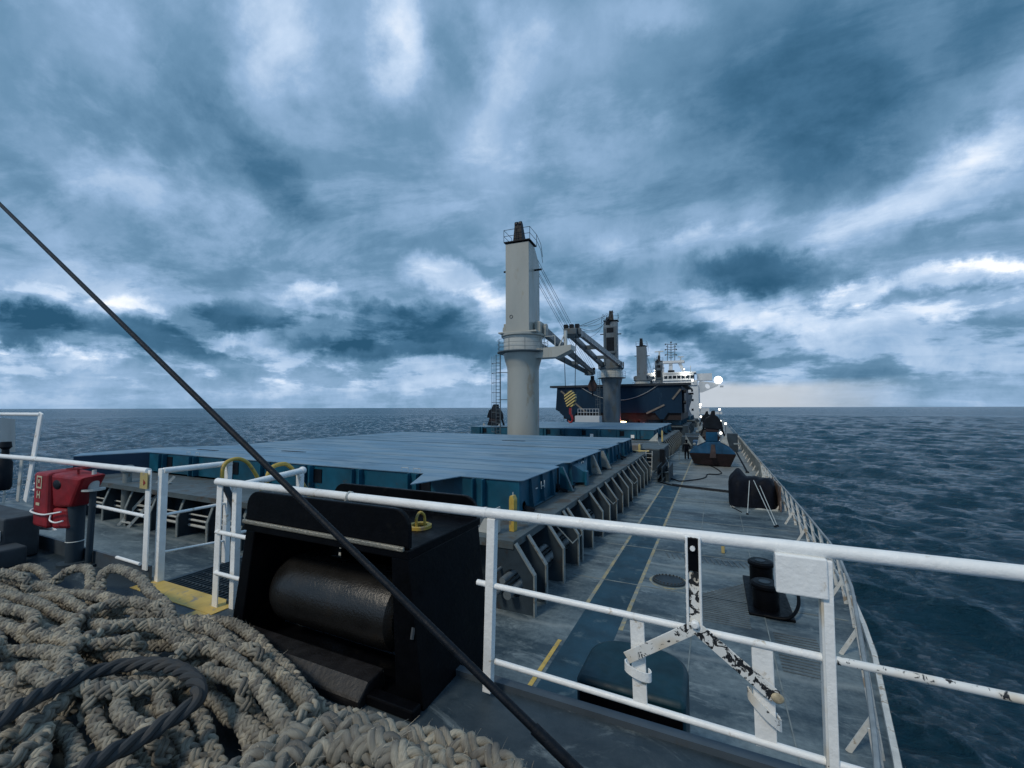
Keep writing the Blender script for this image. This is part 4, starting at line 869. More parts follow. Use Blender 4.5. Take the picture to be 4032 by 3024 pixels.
# ================================================================== SIDE RAILING
def side_rail(mirror):
    lab = 'weathered white side railing with braced stanchions along the %s edge' % ('port' if mirror else 'starboard')
    root = thing('side_railing', (2.8 if not mirror else 2*XC-2.8, 30, 0), lab, 'railing')
    MX = (lambda x: 2*XC-x) if mirror else (lambda x: x)
    ys = [6.2, 7.5, 8.9, 10.3, 11.6, 12.9, 14.1, 15.35, 16.6, 17.9, 19.2, 20.5, 21.8]+list(np.arange(23.1, 66, 1.35))
    hgt = 1.12
    def tx(y): return edge_x(y)-.22
    wm = mat('weathered_white', (.66,.66,.62), .55, var=.15, vscale=5, dirt=(.28,.20,.12), dirt_amt=.38, dirt_scale=5)
    if not mirror:
        for i, y in enumerate(ys):
            x = tx(y); m = MB(); m.bar((MX(x), y, .0), (MX(x-.13), y, hgt), .085 if y < 24 else .10, .02, up=(0,1,0))
            o = m.build('stanchion', wm, root)
            if i % 2 == 1: MB().bar((MX(x-.36), y-.02, 0), (MX(x-.07), y, .52), .07, .02, up=(0,1,0)).build('brace', wm, root)
    else:
        m = MB()
        for y in ys: m.bar((MX(tx(y)), y, 0), (MX(tx(y)), y, hgt), .08, .02, up=(1,0,0))
        m.build('stanchion', wm, root)
    for (f, r) in ((1., .030), (.67, .017), (.36, .017)):
        pts = [(MX(tx(y)-.13*f+.012), y, hgt*f) for y in list(np.arange(3.0, 14, .6))+list(np.arange(14, 168, 3))]
        MB().tube(pts, r if f == 1 else r, 8).build('rail', mat('rail_grey', (.26,.29,.30), .5, var=.2, vscale=3) , root, smooth=True)
    if not mirror:
        # roughened plate strip and debris along the deck edge
        m = MB()
        for k in range(len(ys)-1):
            y0, y1 = ys[k], ys[k+1]; m.add([(edge_x(y0)-.10, y0, .0), (edge_x(y0)-.02, y0, .0), (edge_x(y1)-.02, y1, .0), (edge_x(y1)-.10, y1, .0), (edge_x(y0)-.10, y0, .10), (edge_x(y0)-.02, y0, .10), (edge_x(y1)-.02, y1, .10), (edge_x(y1)-.10, y1, .10)], [(4,5,6,7),(0,4,7,3),(1,2,6,5),(0,1,5,4),(3,7,6,2)])
        m.build('edge_plate', wm, root)
        m = MB(); ysw = list(np.arange(33, 60, .5))
        for y in ysw: m.bar((2.75, y, 0), (2.62, y+.1, 1.0), .42, .03, up=(1,.2,0))
        m.build('pipe_guard', mat('guard_grey', (.22,.24,.23), .6, var=.3, vscale=2), root)
side_rail(False); side_rail(True)

# ================================================================== MAIN DECK FITTINGS NEAR THE FORECASTLE
root = thing('manhole_cover', (-1.22, 12.5, 0), 'oval bolted manhole cover on the main deck between walkway and railing', 'manhole cover')
m = MB(); m.lathe((-1.22, 12.5, 0), [(.36, 0), (.36, .05), (.34, .06)], 32)
m.v = [(x, 12.5+(y-12.5)*1.0, z) for x, y, z in m.v]; m.v = [(-1.22+(x+1.22)*1.15, y, z) for x, y, z in m.v]; m.build('cover_plate', steel_grey, root, smooth=True)
m = MB()
for k in range(24):
    a = 2*math.pi*k/24; m.lathe((-1.22+.37*math.cos(a), 12.5+.32*math.sin(a), .055), [(.022, 0), (.022, .035)], 6)
m.build('bolt', bolt_m, root)
MB().lathe((-1.22, 12.5, 0), [(.50, .001), (.50, .006), (.44, .006), (.44, .001)], 40, cap=False).build('painted_ring', linem, root)
root = thing('bollard', (.95, 11.9, 0), 'black twin bollard on the ribbed deck below the white box', 'bollard')
for (x, y) in ((.98, 11.75), (1.02, 13.3)):
    m = MB(); m.lathe((x, y, 0), [(.27, 0), (.27, .50), (.31, .54), (.31, .60), (.26, .64)], 28); m.build('post', black, root, smooth=True)
    MB().lathe((x-.02, y-.02, .64), [(.12, 0), (.12, .012), (.06, .012)], 20).build('cap_ring', steel_grey, root)
m = MB(); m.box(.6, 1.5, 11.3, 13.7, 0, .06); m.build('base', black, root, bevel=.02)
MB().tube(smoothp([(.9, 11.3, .05), (1.35, 11.25, .1), (1.6, 11.6, .3), (1.62, 12.2, .55), (1.5, 12.7, .6)]), .035, 8).build('guard_bar', black, root, smooth=True)
root = thing('deck_locker', (-.85, 5.1, 0), 'dark teal deck locker with rounded corners just below the forecastle edge', 'locker')
def rrect(x0, x1, y0, y1, r, z, rn=.06):
    P = []
    for (cx, cy, a0, rr) in ((x1-rn, y0+rn, -90, rn), (x1-r, y1-r, 0, r), (x0+r, y1-r, 90, r), (x0+rn, y0+rn, 180, rn)):
        for k in range(9): a = R(a0+90*k/8); P.append((cx+rr*math.cos(a), cy+rr*math.sin(a), z))
    return P
MB().prism(rrect(-1.38, -.31, 4.48, 5.40, .38, .0), (0, 0, 1.9)).build('body', tealb, root, smooth=True, bevel=.05)
MB().box(-1.33, -.34, 4.465, 4.477, .02, 1.82).build('front_shade', black, root)  # black sheet standing in for shade on the locker's front
m = MB(); m.box(-1.12, -.92, 4.44, 4.46, 1.58, 1.61); m.box(-.91, -.80, 4.44, 4.46, 1.54, 1.58); m.build('hasp', mat('worn_hasp', (.12,.18,.22), .5, var=.3, vscale=8), root)
m = MB(); m.box(-.56, -.535, 4.44, 4.46, 1.25, 1.5); m.box(-.56, -.46, 4.44, 4.46, 1.5, 1.53); m.build('hasp', mat('worn_hasp', (.12,.18,.22), .5, var=.3, vscale=8), root)
tag(MB().box(.1, .2, 15.6, 15.85, .0, .25).build('sounding_pipe', yellow2, bevel=.02), 'small yellow box on deck right of the flaking post', 'pipe box')

# ================================================================== FORECASTLE RAILING (X along the deck edge, Y = 2.35)
YR = 2.35; FD = 2.97
def rp(u, v, Y=YR): return at(u, v, Y=Y)
root = thing('forecastle_railing', (-1.2, YR, FD), 'thick white three-bar railing across the forecastle edge, right of the stairs opening', 'railing')
zt = 4.055
MB().tube([(-3.98, YR, zt), (-1.29, YR, zt), (-1.27, YR, zt), (1.9, YR, zt+.01)], .031, 20).build('top_rail', white, root, smooth=True)
MB().lathe((-1.30, YR, zt), [(.033, 0), (.034, .012), (.033, .024)], 20, axis='x', cap=False).build('weld_collar', white, root, smooth=True)
pl_ = [(-1.52, YR, 3.62), (-1.31, YR, 3.62), (.42, YR, 3.66)]
m_ = rp(1880, 2292); n_ = rp(3245, 2590); e_ = rp(4032, 2770)
MB().tube([m_, n_], .0175, 14).build('mid_rail', white, root, smooth=True)
MB().tube([n_, (e_[0]+.6, YR, e_[2]+.01)], .0175, 14).build('mid_rail', peel2, root, smooth=True)
m_ = rp(1950, 2604); n_ = rp(3245, 2995); MB().tube([m_, n_, (n_[0]+1.2, YR, n_[2]-.01)], .0165, 14).build('low_rail', white, root, smooth=True)
def flat(u0, v0, u1, v1, wd, name='post', mt=white, th=.012, Y=YR, b=.004, up=(0,1,0)):
    return MB().bar(at(u0, v0, Y=Y), at(u1, v1, Y=Y), wd, th, up=up).build(name, mt, root, bevel=b)
flat(1940, 2040, 1922, 2720, .055, th=.05)
flat(3248, 2200, 3278, 3060, .045, th=.06)
flat(3232, 2335, 3258, 3055, .012, 'worn_edge', peel('tan_peel', .33), th=.062)
flat(2508, 2440, 2522, 2780, .072, 'flat_bar', Y=YR+.0)
flat(3000, 2545, 3018, 2945, .088, 'flat_bar', Y=YR+.0)
flat(2722, 2115, 2730, 2475, .062, 'clamp_channel', peelm, th=.010, Y=YR-.035)
flat(2703, 2110, 2710, 2470, .012, 'channel_edge', white, th=.05, Y=YR-.03); flat(2754, 2115, 2762, 2478, .012, 'channel_edge', white, th=.05, Y=YR-.03)
flat(2727, 2118, 2728, 2248, .050, 'bare_plate', black, th=.012, Y=YR-.045)
m = MB(); m.lathe(at(2727, 2158, Y=YR-.055), [(.012, 0), (.012, -.014)], 8, axis='y'); m.lathe(at(2737, 2455, Y=YR-.05), [(.02, 0), (.02, -.02), (.012, -.028)], 8, axis='y'); m.build('bolt', white, root, smooth=True)
# painted-over straps
m = MB(); m.bar(at(2735, 2470, Y=YR-.05), at(2468, 2590, Y=YR-.04), .058, .007, up=(0,1,0)); m.build('strap', peel2, root, bevel=.002)
m = MB(); m.bar(at(2745, 2475, Y=YR-.05), at(3055, 2745, Y=YR-.04), .062, .007, up=(0,1,0)); m.build('strap', peelm, root, bevel=.002)
def wrap(u, v, wd, tilt, mt):
    c = vec(*at(u, v, Y=YR)); m = MB(); n_ = 14; V = []; F = []
    for k in range(n_+1):
        a = -2.3+4.6*k/n_; x = math.sin(a)*.062; y = -math.cos(a)*.034
        for s in (-1, 1): V.append((c[0]+x*1.0, c[1]+y, c[2]+s*wd/2+x*tilt))
    for k in range(n_): F.append((2*k, 2*k+1, 2*k+3, 2*k+2))
    m.add(V, F); o = m.build('strap_wrap', mt, root); so_ = o.modifiers.new('solid', 'SOLIDIFY'); so_.thickness = .006
wrap(2512, 2640, .045, -.25, white); wrap(3010, 2790, .048, -.9, peel2)
MB().sphere(at(3062, 2750, Y=YR-.05), .022, 8, (1.2, .6, 1)).build('frayed_end', mat('bare_wood_tone', (.5,.42,.28), .8, var=.3, vscale=30), root, smooth=True)
a_, b_ = at(3048, 2172, Y=YR-.02), at(3236, 2322, Y=YR-.02)
MB().box(a_[0], b_[0]+.02, YR-.05, YR+.02, at(3055, 2317, Y=YR)[2], a_[2]).build('junction_box', white, root, bevel=.006)
# wall of rail left of the chock: first gate post pair, rails, ladder opening side rails
root = thing('stair_guard_rail', (-3.9, 2.4, FD), 'white guard rail on the near side of the grated stairs opening', 'railing')
flat(868, 1885, 845, 2395, .075, th=.012, Y=2.36); MB().tube([(-3.99, 2.36, 4.05), (-3.82, 2.36, 4.05)], .03, 14).build('top_rail', white, root, smooth=True)
MB().tube([(-3.80, 2.44, 4.02), (-3.84, 3.10, 4.06)], .03, 14).build('top_rail', white, root, smooth=True); MB().sphere((-3.84, 3.1, 4.06), .04, 8).build('end_ball', white, root, smooth=True)
MB().box(-3.85, -3.79, 2.40, 2.45, 2.9, 4.03).build('post', white, root, bevel=.004); MB().box(-3.87, -3.81, 3.05, 3.10, 2.9, 4.03).build('post', white, root, bevel=.004)
MB().tube([(-3.97, 2.35, 3.62), (-3.2, 2.35, 3.62)], .0175, 12).build('mid_rail', white, root, smooth=True); MB().tube([(-3.97, 2.35, 3.27), (-3.2, 2.35, 3.27)], .0165, 12).build('low_rail', white, root, smooth=True)
MB().tube([(-3.82, 2.44, 3.6), (-3.84, 3.08, 3.6)], .015, 10).build('mid_rail', white, root, smooth=True)
root = thing('stair_guard_rail', (-5.1, 2.4, FD), 'white guard rail on the far side of the grated stairs opening', 'railing')
MB().tube([(-5.06, 2.46, 4.07), (-5.04, 3.12, 4.07)], .03, 14).build('top_rail', white, root, smooth=True)
MB().box(-5.12, -5.05, 2.44, 2.50, 2.9, 4.09).build('post', white, root, bevel=.004); MB().box(-5.10, -5.03, 3.08, 3.13, 2.9, 4.09).build('post', white, root, bevel=.004)
MB().tube([(-5.08, 2.48, 3.62), (-5.06, 3.1, 3.62)], .015, 10).build('mid_rail', white, root, smooth=True); MB().tube([(-5.08, 2.48, 3.25), (-5.06, 3.1, 3.2)], .012, 10).build('low_rail', white, root, smooth=True)
# far left railing
root = thing('forecastle_railing', (-6.5, 2.4, FD), 'white railing behind the red-covered hydrant, left of the stairs opening', 'railing')
MB().tube([(-5.17, 2.38, 4.07), (-7.7, 2.4, 4.06), (-12, 2.4, 4.0)], .03, 14).build('top_rail', white, root, smooth=True)
MB().tube([(-5.2, 2.38, 3.62), (-6.4, 2.4, 3.62)], .0175, 12).build('mid_rail', white, root, smooth=True); MB().tube([(-5.25, 2.38, 3.14), (-5.75, 2.4, 3.13)], .016, 12).build('low_rail', white, root, smooth=True)
MB().bar(at(587, 1852, Y=2.38), at(570, 2245, Y=2.38), .085, .014, up=(0,1,0)).build('post', white, root, bevel=.004)
MB().tube([(-7.3, 2.4, 3.66), (-7.85, 2.4, 3.67)], .017, 8).build('mid_rail', white, root, smooth=True); MB().tube([(-7.2, 2.4, 3.78), (-7.85, 2.4, 3.75)], .012, 8).build('mid_rail', white, root, smooth=True)
MB().prism([at(190,1948,Y=2.39), at(145,2060,Y=2.39), at(150,2085,Y=2.39), at(215,2088,Y=2.39), at(190,2060,Y=2.39), at(215,1960,Y=2.39)], (0, .02, 0)).build('gusset', white, root)
root = thing('warning_tag', at(570, 1890, Y=2.36), 'small cream tag with a red mark on the railing post', 'tag')
a_, b_ = at(556, 1860, Y=2.36), at(582, 1926, Y=2.36); MB().box(a_[0], b_[0], 2.352, 2.358, b_[2], a_[2]).build('plate', yellow2, root); c_ = at(568, 1900, Y=2.35)
MB().prism([(c_[0]-.018, 2.351, c_[2]+.03), (c_[0]-.018, 2.351, c_[2]-.03), (c_[0]+.022, 2.351, c_[2]-.005)], (0, -.002, 0)).build('red_mark', redp, root)
# yellow ladder hoops
for X_, pts, lab in ((-5.0, [(875,1890),(875,1868),(878,1843),(895,1818),(935,1806),(970,1818),(995,1848),(1024,1898)], 'yellow hooped handrail farther from the chock at the head of the ladder'),
                     (-3.95, [(1050,1930),(1050,1912),(1052,1879),(1071,1841),(1109,1827),(1136,1833),(1169,1868),(1196,1912),(1218,1939)], 'yellow hooped handrail nearer the black chock at the head of the ladder')):
    rt = thing('ladder_hoop', (X_, 3.1, 3), lab, 'handrail', 'yellow ladder hoops'); P = smoothp([at(u, v, X=X_) for u, v in pts], 4)
    MB().tube(P, .021, 10).build('hoop', yellow, rt, smooth=True)
    s0 = P[0]; MB().bar(s0, (X_, s0[1]+.25, 3.35), .05, .05).build('lower_bar', steel_grey, rt)
    MB().bar(P[-1], (X_, P[-1][1]+.15, 3.3), .04, .04).build('lower_bar', yellow, rt)
# grating and yellow sill
rt = thing('grating', (-4.5, 2.9, 2.95), 'dark steel grating landing at the head of the ladder', 'grating')
m = MB()
for x in np.arange(-5.0, -3.85, .06): m.box(x, x+.008, 2.52, 3.45, 2.925, 2.955)
for y in np.arange(2.52, 3.45, .10): m.box(-5.02, -3.86, y, y+.012, 2.925, 2.948)
m.build('bars', grate_m, rt); m = MB(); m.box(-5.08, -5.03, 2.505, 3.5, 2.87, 2.96); m.box(-3.85, -3.8, 2.505, 3.5, 2.87, 2.96); m.box(-5.08, -3.8, 3.46, 3.5, 2.87, 2.96); m.build('frame', grate_m, rt)
MB().box(-5.15, -3.85, 2.26, 2.49, 2.971, 2.976).build('yellow_sill_line', linem2, kind='structure')
MB().box(-4.05, -3.83, 1.9, 2.255, 2.971, 2.976).build('yellow_sill_line', linem2, kind='structure')

# ================================================================== BLACK ROLLER CHOCK
root = thing('roller_chock', (-2.4, 2.4, FD), 'large black steel roller chock with upright top plates at the deck edge', 'chock')
x0, x1 = -3.16, -1.66; xb0, xb1 = -3.32, -1.54; yf, yb = 2.08, 2.92
def rtop(xa, xb, y, z0, z1, r):
    P = [(xa, y, z0), (xb, y, z0)]
    for (cx, a0) in ((xb-r, 0), (xa+r, 90)):
        for k in range(7): a = R(a0+90*k/6); P.append((cx+r*math.cos(a), y, z1-r+r*math.sin(a)))
    return P
MB().prism(rtop(x0, x1, yf, 3.86, 4.09, .12), (0, .035, 0)).build('front_plate', black, root, bevel=.006)
MB().prism(rtop(x0, x1, yb-.035, 3.86, 4.02, .12), (0, .035, 0)).build('back_plate', black, root, bevel=.006)
MB().box(x0-.01, x1+.01, yf-.012, yb+.01, 3.80, 3.857).build('top', black, root, bevel=.008)
MB().bar((x0-.012, yf-.016, 3.868), (x1-.02, yf-.016, 3.862), .022, .03).build('weld_bead', mat('bare_edge', (.34,.31,.25), .35, metal=.5, bump=.8, bscale=60), root, bevel=.008)
def leg(xt0, xt1, xbm0, xbm1, m): m.hexa([(xbm0, yf, FD), (xbm1, yf, FD), (xbm1, yb, 2.7), (xbm0, yb, 2.7)], [(xt0, yf, 3.80), (xt1, yf, 3.80), (xt1, yb, 3.80), (xt0, yb, 3.80)])
m = MB(); leg(x0, x0+.10, xb0, xb0+.12, m); m.build('side_wall', black, root, bevel=.008)
m = MB(); leg(x1-.13, x1, xb1-.20, xb1, m); m.build('side_wall', black, root, bevel=.008)
MB().box(x0+.1, -2.02, yb-.03, yb, 2.75, 3.80).build('back_wall', black, root)
prof = [(.05, 0), (.16, .0), (.215, .04), (.245, .10), (.25, .2), (.25, 1.05), (.24, 1.15), (.2, 1.19), (.05, 1.19)]
MB().lathe((-3.07, 2.40, 3.32), prof, 56, axis='x').build('roller', roller_m, root, smooth=True)
m = MB(); m.prism([(-3.2, 1.92, 2.97), (-3.2, 1.92, 3.02), (-3.2, 2.0, 3.09), (-3.2, 2.14, 3.10), (-3.2, 2.16, 2.97)], (1.32, 0, 0)); m.build('sill', mat('sill_steel', (.012,.011,.012), .5, metal=0, var=.4, vscale=5, bump=.4, bscale=30), root, bevel=.015)
MB().box(-1.88, -1.54, 1.98, 2.06, 2.972, 3.03).build('sill', black, root, bevel=.01)
MB().box(xb0+.1, xb1-.1, yf+.02, 2.48, 2.972, 2.982).build('base_plate', black, root)  # black sheet laid on the deck to paint the shade inside the chock
MB().tube([(-1.62, 2.085, 3.42), (-1.62, 2.07, 3.36)], .012, 6).build('grease_nipple', bolt_m, root)
for (x, y, rr, lab) in ((-1.9, 2.5, .075, 'a'), (-2.68, 2.5, .055, 'b')):
    MB().lathe((x, y, 3.857), [(.085, 0), (.085, .02), (.055, .02), (.055, .0)], 24, cap=False).build('lug_plate', yellow, root, smooth=True)
    MB().tube(smoothp([(x-.0, y-.03, 3.86), (x-.0, y-.035, 3.93), (x+.01, y-.005, 3.965), (x+.02, y+.03, 3.93), (x+.02, y+.03, 3.86)], 4), .010, 8).build('lifting_lug', yellow, root, smooth=True)
rt = thing('small_padlock_wire', (-2.42, 2.35, 4.02), 'twist of thin wire tied around the top rail', 'wire tie')
MB().tube([(-2.42+.008*k/6, YR+.036*math.cos(k), zt+.036*math.sin(k)) for k in np.linspace(0, 14, 50)]+[(-2.45, YR-.05, zt-.07)], .004, 5).build('wire', greyw, rt)

# ================================================================== HYDRANT WITH RED COVER
root = thing('hose_box', (-6.6, 2.3, 3.4), 'red canvas-covered box with pale letters hung on the railing', 'box')
def q(u, v, Y): return at(u, v, Y=Y)
A = [q(189,2047,2.25), q(235,2058,2.22), q(293,2057,2.32), q(262,2040,2.5)]
B = [q(199,1845,2.25), q(252,1840,2.22), q(368,1850,2.30), q(300,1836,2.5)]
m = MB(); m.hexa([(-7.08,2.16,3.37),(-6.72,2.16,3.37),(-6.72,2.42,3.37),(-7.08,2.42,3.37)], [(-7.10,2.16,3.97),(-6.74,2.16,3.98),(-6.74,2.44,4.0),(-7.10,2.44,3.98)]); m.hexa([(-6.72,2.2,3.60),(-6.40,2.24,3.62),(-6.40,2.42,3.62),(-6.72,2.42,3.60)], [(-6.74,2.18,3.97),(-6.12,2.22,3.96),(-6.12,2.44,3.98),(-6.74,2.44,4.0)])
m.hexa([(-6.72,2.2,3.36),(-6.45,2.24,3.38),(-6.45,2.4,3.38),(-6.72,2.4,3.36)],[(-6.72,2.2,3.597),(-6.5,2.24,3.597),(-6.5,2.4,3.597),(-6.72,2.4,3.597)])
m.build('cover', red, root, bevel=.03)
m = MB()
def fr(x0_, x1_, z0_, z1_, w_=.018):
    y = 2.157
    m.box(x0_, x0_+w_, y-.003, y, z0_, z1_); m.box(x1_-w_, x1_, y-.003, y, z0_, z1_); m.box(x0_+w_, x1_-w_, y-.003, y, z0_, z0_+w_); m.box(x0_+w_, x1_-w_, y-.003, y, z1_-w_, z1_)
fr(-7.0, -6.87, 3.80, 3.94); m.build('lettering', mat('letter_cream', (.62,.55,.38), .6), root)
MB().box(-6.955, -6.925, 2.154, 2.157, 3.86, 3.90).build('lettering', mat('letter_cream', (.62,.55,.38)), root)
MB().box(-6.99, -6.90, 2.154, 2.157, 3.61, 3.64).build('lettering', mat('letter_cream', (.62,.55,.38)), root)
m = MB(); m.box(-6.98, -6.963, 2.154, 2.157, 3.69, 3.77); m.box(-6.917, -6.90, 2.154, 2.157, 3.69, 3.77); m.box(-6.963, -6.917, 2.154, 2.157, 3.722, 3.738)
m.build('lettering', mat('letter_cream', (.62,.55,.38), .6), root)
MB().sphere((-6.62, 2.2, 3.86), .085, 12, (1.1, .25, .65)).build('dark_patch', darkg, root, smooth=True)
MB().tube(smoothp([(-7.1,2.2,3.56),(-7.07,2.14,3.54),(-6.9,2.13,3.53),(-6.74,2.14,3.53),(-6.66,2.17,3.54),(-6.5,2.2,3.57)], 5), .009, 6).build('tie_rope', white, root, smooth=True)
MB().tube(smoothp([(-6.62,2.16,3.53),(-6.6,2.15,3.48),(-6.52,2.17,3.46),(-6.44,2.2,3.48)], 5), .008, 6).build('tie_rope', white, root, smooth=True)
root = thing('hydrant', (-6.5, 2.4, FD), 'grey vent pipe standing on a flange beside the red-covered box', 'pipe')
MB().lathe((-6.50, 2.33, FD), [(.14, 0), (.14, .03), (.075, .035), (.075, .78)], 24).build('pipe', steel_grey, root, smooth=True)
MB().lathe((-6.50, 2.33, FD+.25), [(.076, 0), (.082, .006), (.076, .012)], 24, cap=False).build('collar', greyw, root)
m = MB(); m.lathe((-6.42, 2.3, 4.03), [(.10, 0), (.10, .012)], 16, cap=False); m.bar((-6.52, 2.3, 4.035), (-6.32, 2.3, 4.035), .015, .01); m.bar((-6.42, 2.2, 4.035), (-6.42, 2.4, 4.035), .015, .01); m.tube([(-6.42, 2.3, 3.9), (-6.42, 2.3, 4.035)], .012, 6); m.build('handwheel', redp, root)
root = thing('sounding_pipe', (-6.2, 2.35, FD), 'thin grey capped pipe right of the vent pipe', 'pipe')
MB().tube([(-6.25, 2.36, FD), (-6.22, 2.36, 3.85)], .03, 12).build('pipe', steel_grey, root, smooth=True); MB().lathe((-6.22, 2.36, 3.80), [(.10, 0), (.10, .02)], 16).build('plate', greyw, root); MB().lathe((-6.22, 2.36, 3.82), [(.045, 0), (.05, .08), (.02, .16), (.02, .2)], 14).build('valve', greyw, root, smooth=True); MB().lathe((-6.25, 2.36, FD), [(.085, 0), (.085, .03)], 16).build('flange', steel_grey, root)
# main deck ventilator post & steps seen through the rails
p = at(505, 1800, Y=9.6); root = thing('vent_post', (p[0], 9.6, 0), 'tall grey post with cap in front of the hatch, seen through the railing', 'post')
MB().lathe((p[0], 9.6, 0), [(.17, 0), (.17, 1.3), (.2, 1.35), (.2, 1.5), (.15, 1.55), (.15, 2.0), (.22, 2.05), (.22, 2.25), (.16, 2.3)], 20).build('post', flange_m, root, smooth=True)
p = at(510, 2020, Z=0); root = thing('deck_ladder', (p[0], p[1], 0), 'short inclined ladder against the coaming, seen through the railing', 'ladder')
m = MB(); a0 = at(480, 2000, Y=9.2); a1 = at(530, 1885, Y=10.1)
for dxx in (0, .75): m.bar((a0[0]+dxx, 9.1, 0), (a0[0]+dxx+.9, 10.2, 1.9), .05, .1)
for k in range(6): m.bar((a0[0]+.15*k+.1, 9.1+.18*k+.1, .3*k+.15), (a0[0]+.15*k+.85, 9.1+.18*k+.1, .3*k+.15), .12, .03)
m.build('steps', greyw, root)
# port raised frame with screen
root = thing('platform_frame', (-7.9, 2.4, 3.5), 'leaning white frame with grey mesh screen at the left edge', 'frame')
MB().bar(at(163, 1625, Y=2.45), at(100, 1975, Y=2.45), .115, .02, up=(0,1,0)).build('post', white, root, bevel=.01)
MB().bar(at(88, 1800, Y=2.6), at(70, 1975, Y=2.6), .10, .02, up=(0,1,0)).build('post', greyw, root, bevel=.01)
MB().tube([at(160, 1632, Y=2.45), at(-60, 1630, Y=2.45)], .024, 12).build('top_rail', white, root, smooth=True)
m = MB(); m.hexa([at(0+0,1780,Y=2.9), at(60,1780,Y=2.9), at(60,1780,Y=2.92), at(0,1780,Y=2.92)], [at(0,1645,Y=2.9), at(60,1650,Y=2.9), at(60,1650,Y=2.92), at(0,1645,Y=2.92)]); m.build('screen', mat('screen_grey', (.13,.19,.24), .6), root)
m = MB(); m.lathe((at(14,1900,Y=2.7)[0], 2.7, 3.45), [(.07, 0), (.09, .05), (.09, .42), (.05, .5), (.04, .62), (.07, .66), (.06, .74)], 16); m.build('lamp_body', darkg, root, smooth=True)
root = thing('mooring_winch', (-8.0, 1.9, FD), 'dark low winch bed with blocks at the left edge beyond the rope pile', 'winch')
m = MB(); m.box(-11, -7.3, 2.0, 2.3, FD+.003, 3.45); m.box(-10.5, -7.5, 1.2, 1.9, FD+.003, 3.12); m.box(-7.25, -6.95, 1.85, 2.1, FD+.003, 3.18); m.box(-6.9, -6.0, 1.75, 1.85, FD+.003, 3.03); m.build('bed', mat('winch_dark', (.035,.045,.055), .6, var=.3, vscale=3), root, bevel=.02)
m = MB(); m.box(-7.75, -7.6, 1.95, 1.998, 3.2, 3.34); m.box(-7.4, -7.32, 1.95, 1.998, 3.2, 3.32); m.build('block', greyw, root, bevel=.01)
MB().box(-7.62, -7.35, 2.31, 2.5, 3.3, 3.66).build('blue_drum', hatch_side, root, bevel=.05)
# dark stay wire crossing the view
pA = vec(0,0,CAM_Z)+ray(-60, 745)*3.9; pB = vec(0,0,CAM_Z)+ray(2262, 3024)*1.36; dv = (pB-pA)/np.linalg.norm(pB-pA)
tt = (2.98-pB[2])/dv[2]; pC = pB+dv*tt; pA2 = pA-dv*6
root = thing('stay_wire', tuple(pC), 'thick black stay wire running diagonally from upper left to the deck', 'wire')
MB().tube([pA2, pB+dv*.02], .0145, 16).build('wire', cable_m, root, smooth=True)
MB().tube([pB-dv*.16, pC], .019, 16).build('end_fitting', cable_m, root, smooth=True)

# ================================================================== MOORING ROPE
def rope_mesh(name, P, m, parent, Rc=.0225, rs=.0132, pitch=.165, mod=.0082, ds=.0125, nv=7, tag_=None):
    P = np.array([np.array(p, float) for p in P]); seg = np.linalg.norm(np.diff(P, axis=0), axis=1); s = np.concatenate([[0], np.cumsum(seg)]); Lt = s[-1]; N = max(8, int(Lt/ds)); t = np.linspace(0, Lt, N)
    C = np.stack([np.interp(t, s, P[:, i]) for i in range(3)], 1)
    k = np.ones(5)/5; C2 = C.copy()
    for i in range(3): C2[2:-2, i] = np.convolve(C[:, i], k, 'valid')
    C = C2; T = np.gradient(C, axis=0); T /= np.linalg.norm(T, axis=1)[:, None]
    U = np.cross(T, np.array([0, 0, 1.])); nn = np.linalg.norm(U, axis=1); U[nn < .05] = (1, 0, 0); U /= np.linalg.norm(U, axis=1)[:, None]; W = np.cross(U, T)
    allV = []; allF = []; allUV = []; off = 0; om = 2*math.pi/pitch
    sw = Rc*(1+.06*np.sin(t*7+1.3)+.05*np.sin(t*17))
    for sgn in (1, -1):
        for p0 in (0, math.pi):
            for dlt in (-.47, .47):
                th = sgn*om*t+p0+dlt; rr = sw+sgn*mod*np.cos(2*om*t)
                ctr = C+U*(rr*np.cos(th))[:, None]+W*(rr*np.sin(th))[:, None]
                Tt = np.gradient(ctr, axis=0); Tt /= np.linalg.norm(Tt, axis=1)[:, None]
                Nn = ctr-C; Nn -= Tt*np.sum(Nn*Tt, 1)[:, None]; Nn /= np.linalg.norm(Nn, axis=1)[:, None]; B = np.cross(Tt, Nn)
                a = np.linspace(0, 2*math.pi, nv, endpoint=False)
                rad = rs*(1+.06*np.sin(t*23+p0+dlt*3))[:, None, None]
                ring_ = ctr[:, None, :]+rad*(Nn[:, None, :]*np.cos(a)[None, :, None]*.92+B[:, None, :]*np.sin(a)[None, :, None])
                V = ring_.reshape(-1, 3); idx = np.arange(N*nv).reshape(N, nv); j = np.roll(idx, -1, 1)
                F = np.stack([idx[:-1], j[:-1], j[1:], idx[1:]], -1).reshape(-1, 4)+off
                uu = np.repeat(t[:, None], nv+1, 1); vv = np.repeat(np.linspace(0, 1, nv+1)[None], N, 0)
                uv = np.stack([np.stack([uu[:-1, :-1], vv[:-1, :-1]], -1), np.stack([uu[:-1, 1:], vv[:-1, 1:]], -1), np.stack([uu[1:, 1:], vv[1:, 1:]], -1), np.stack([uu[1:, :-1], vv[1:, :-1]], -1)], 2).reshape(-1, 2)
                uv[:, 1] += uv[:, 0]*9*sgn+p0+dlt
                allV.append(V); allF.append(F); allUV.append(uv); off += len(V)
    V = np.concatenate(allV); F = np.concatenate(allF); UV = np.concatenate(allUV)
    return V, F, UV
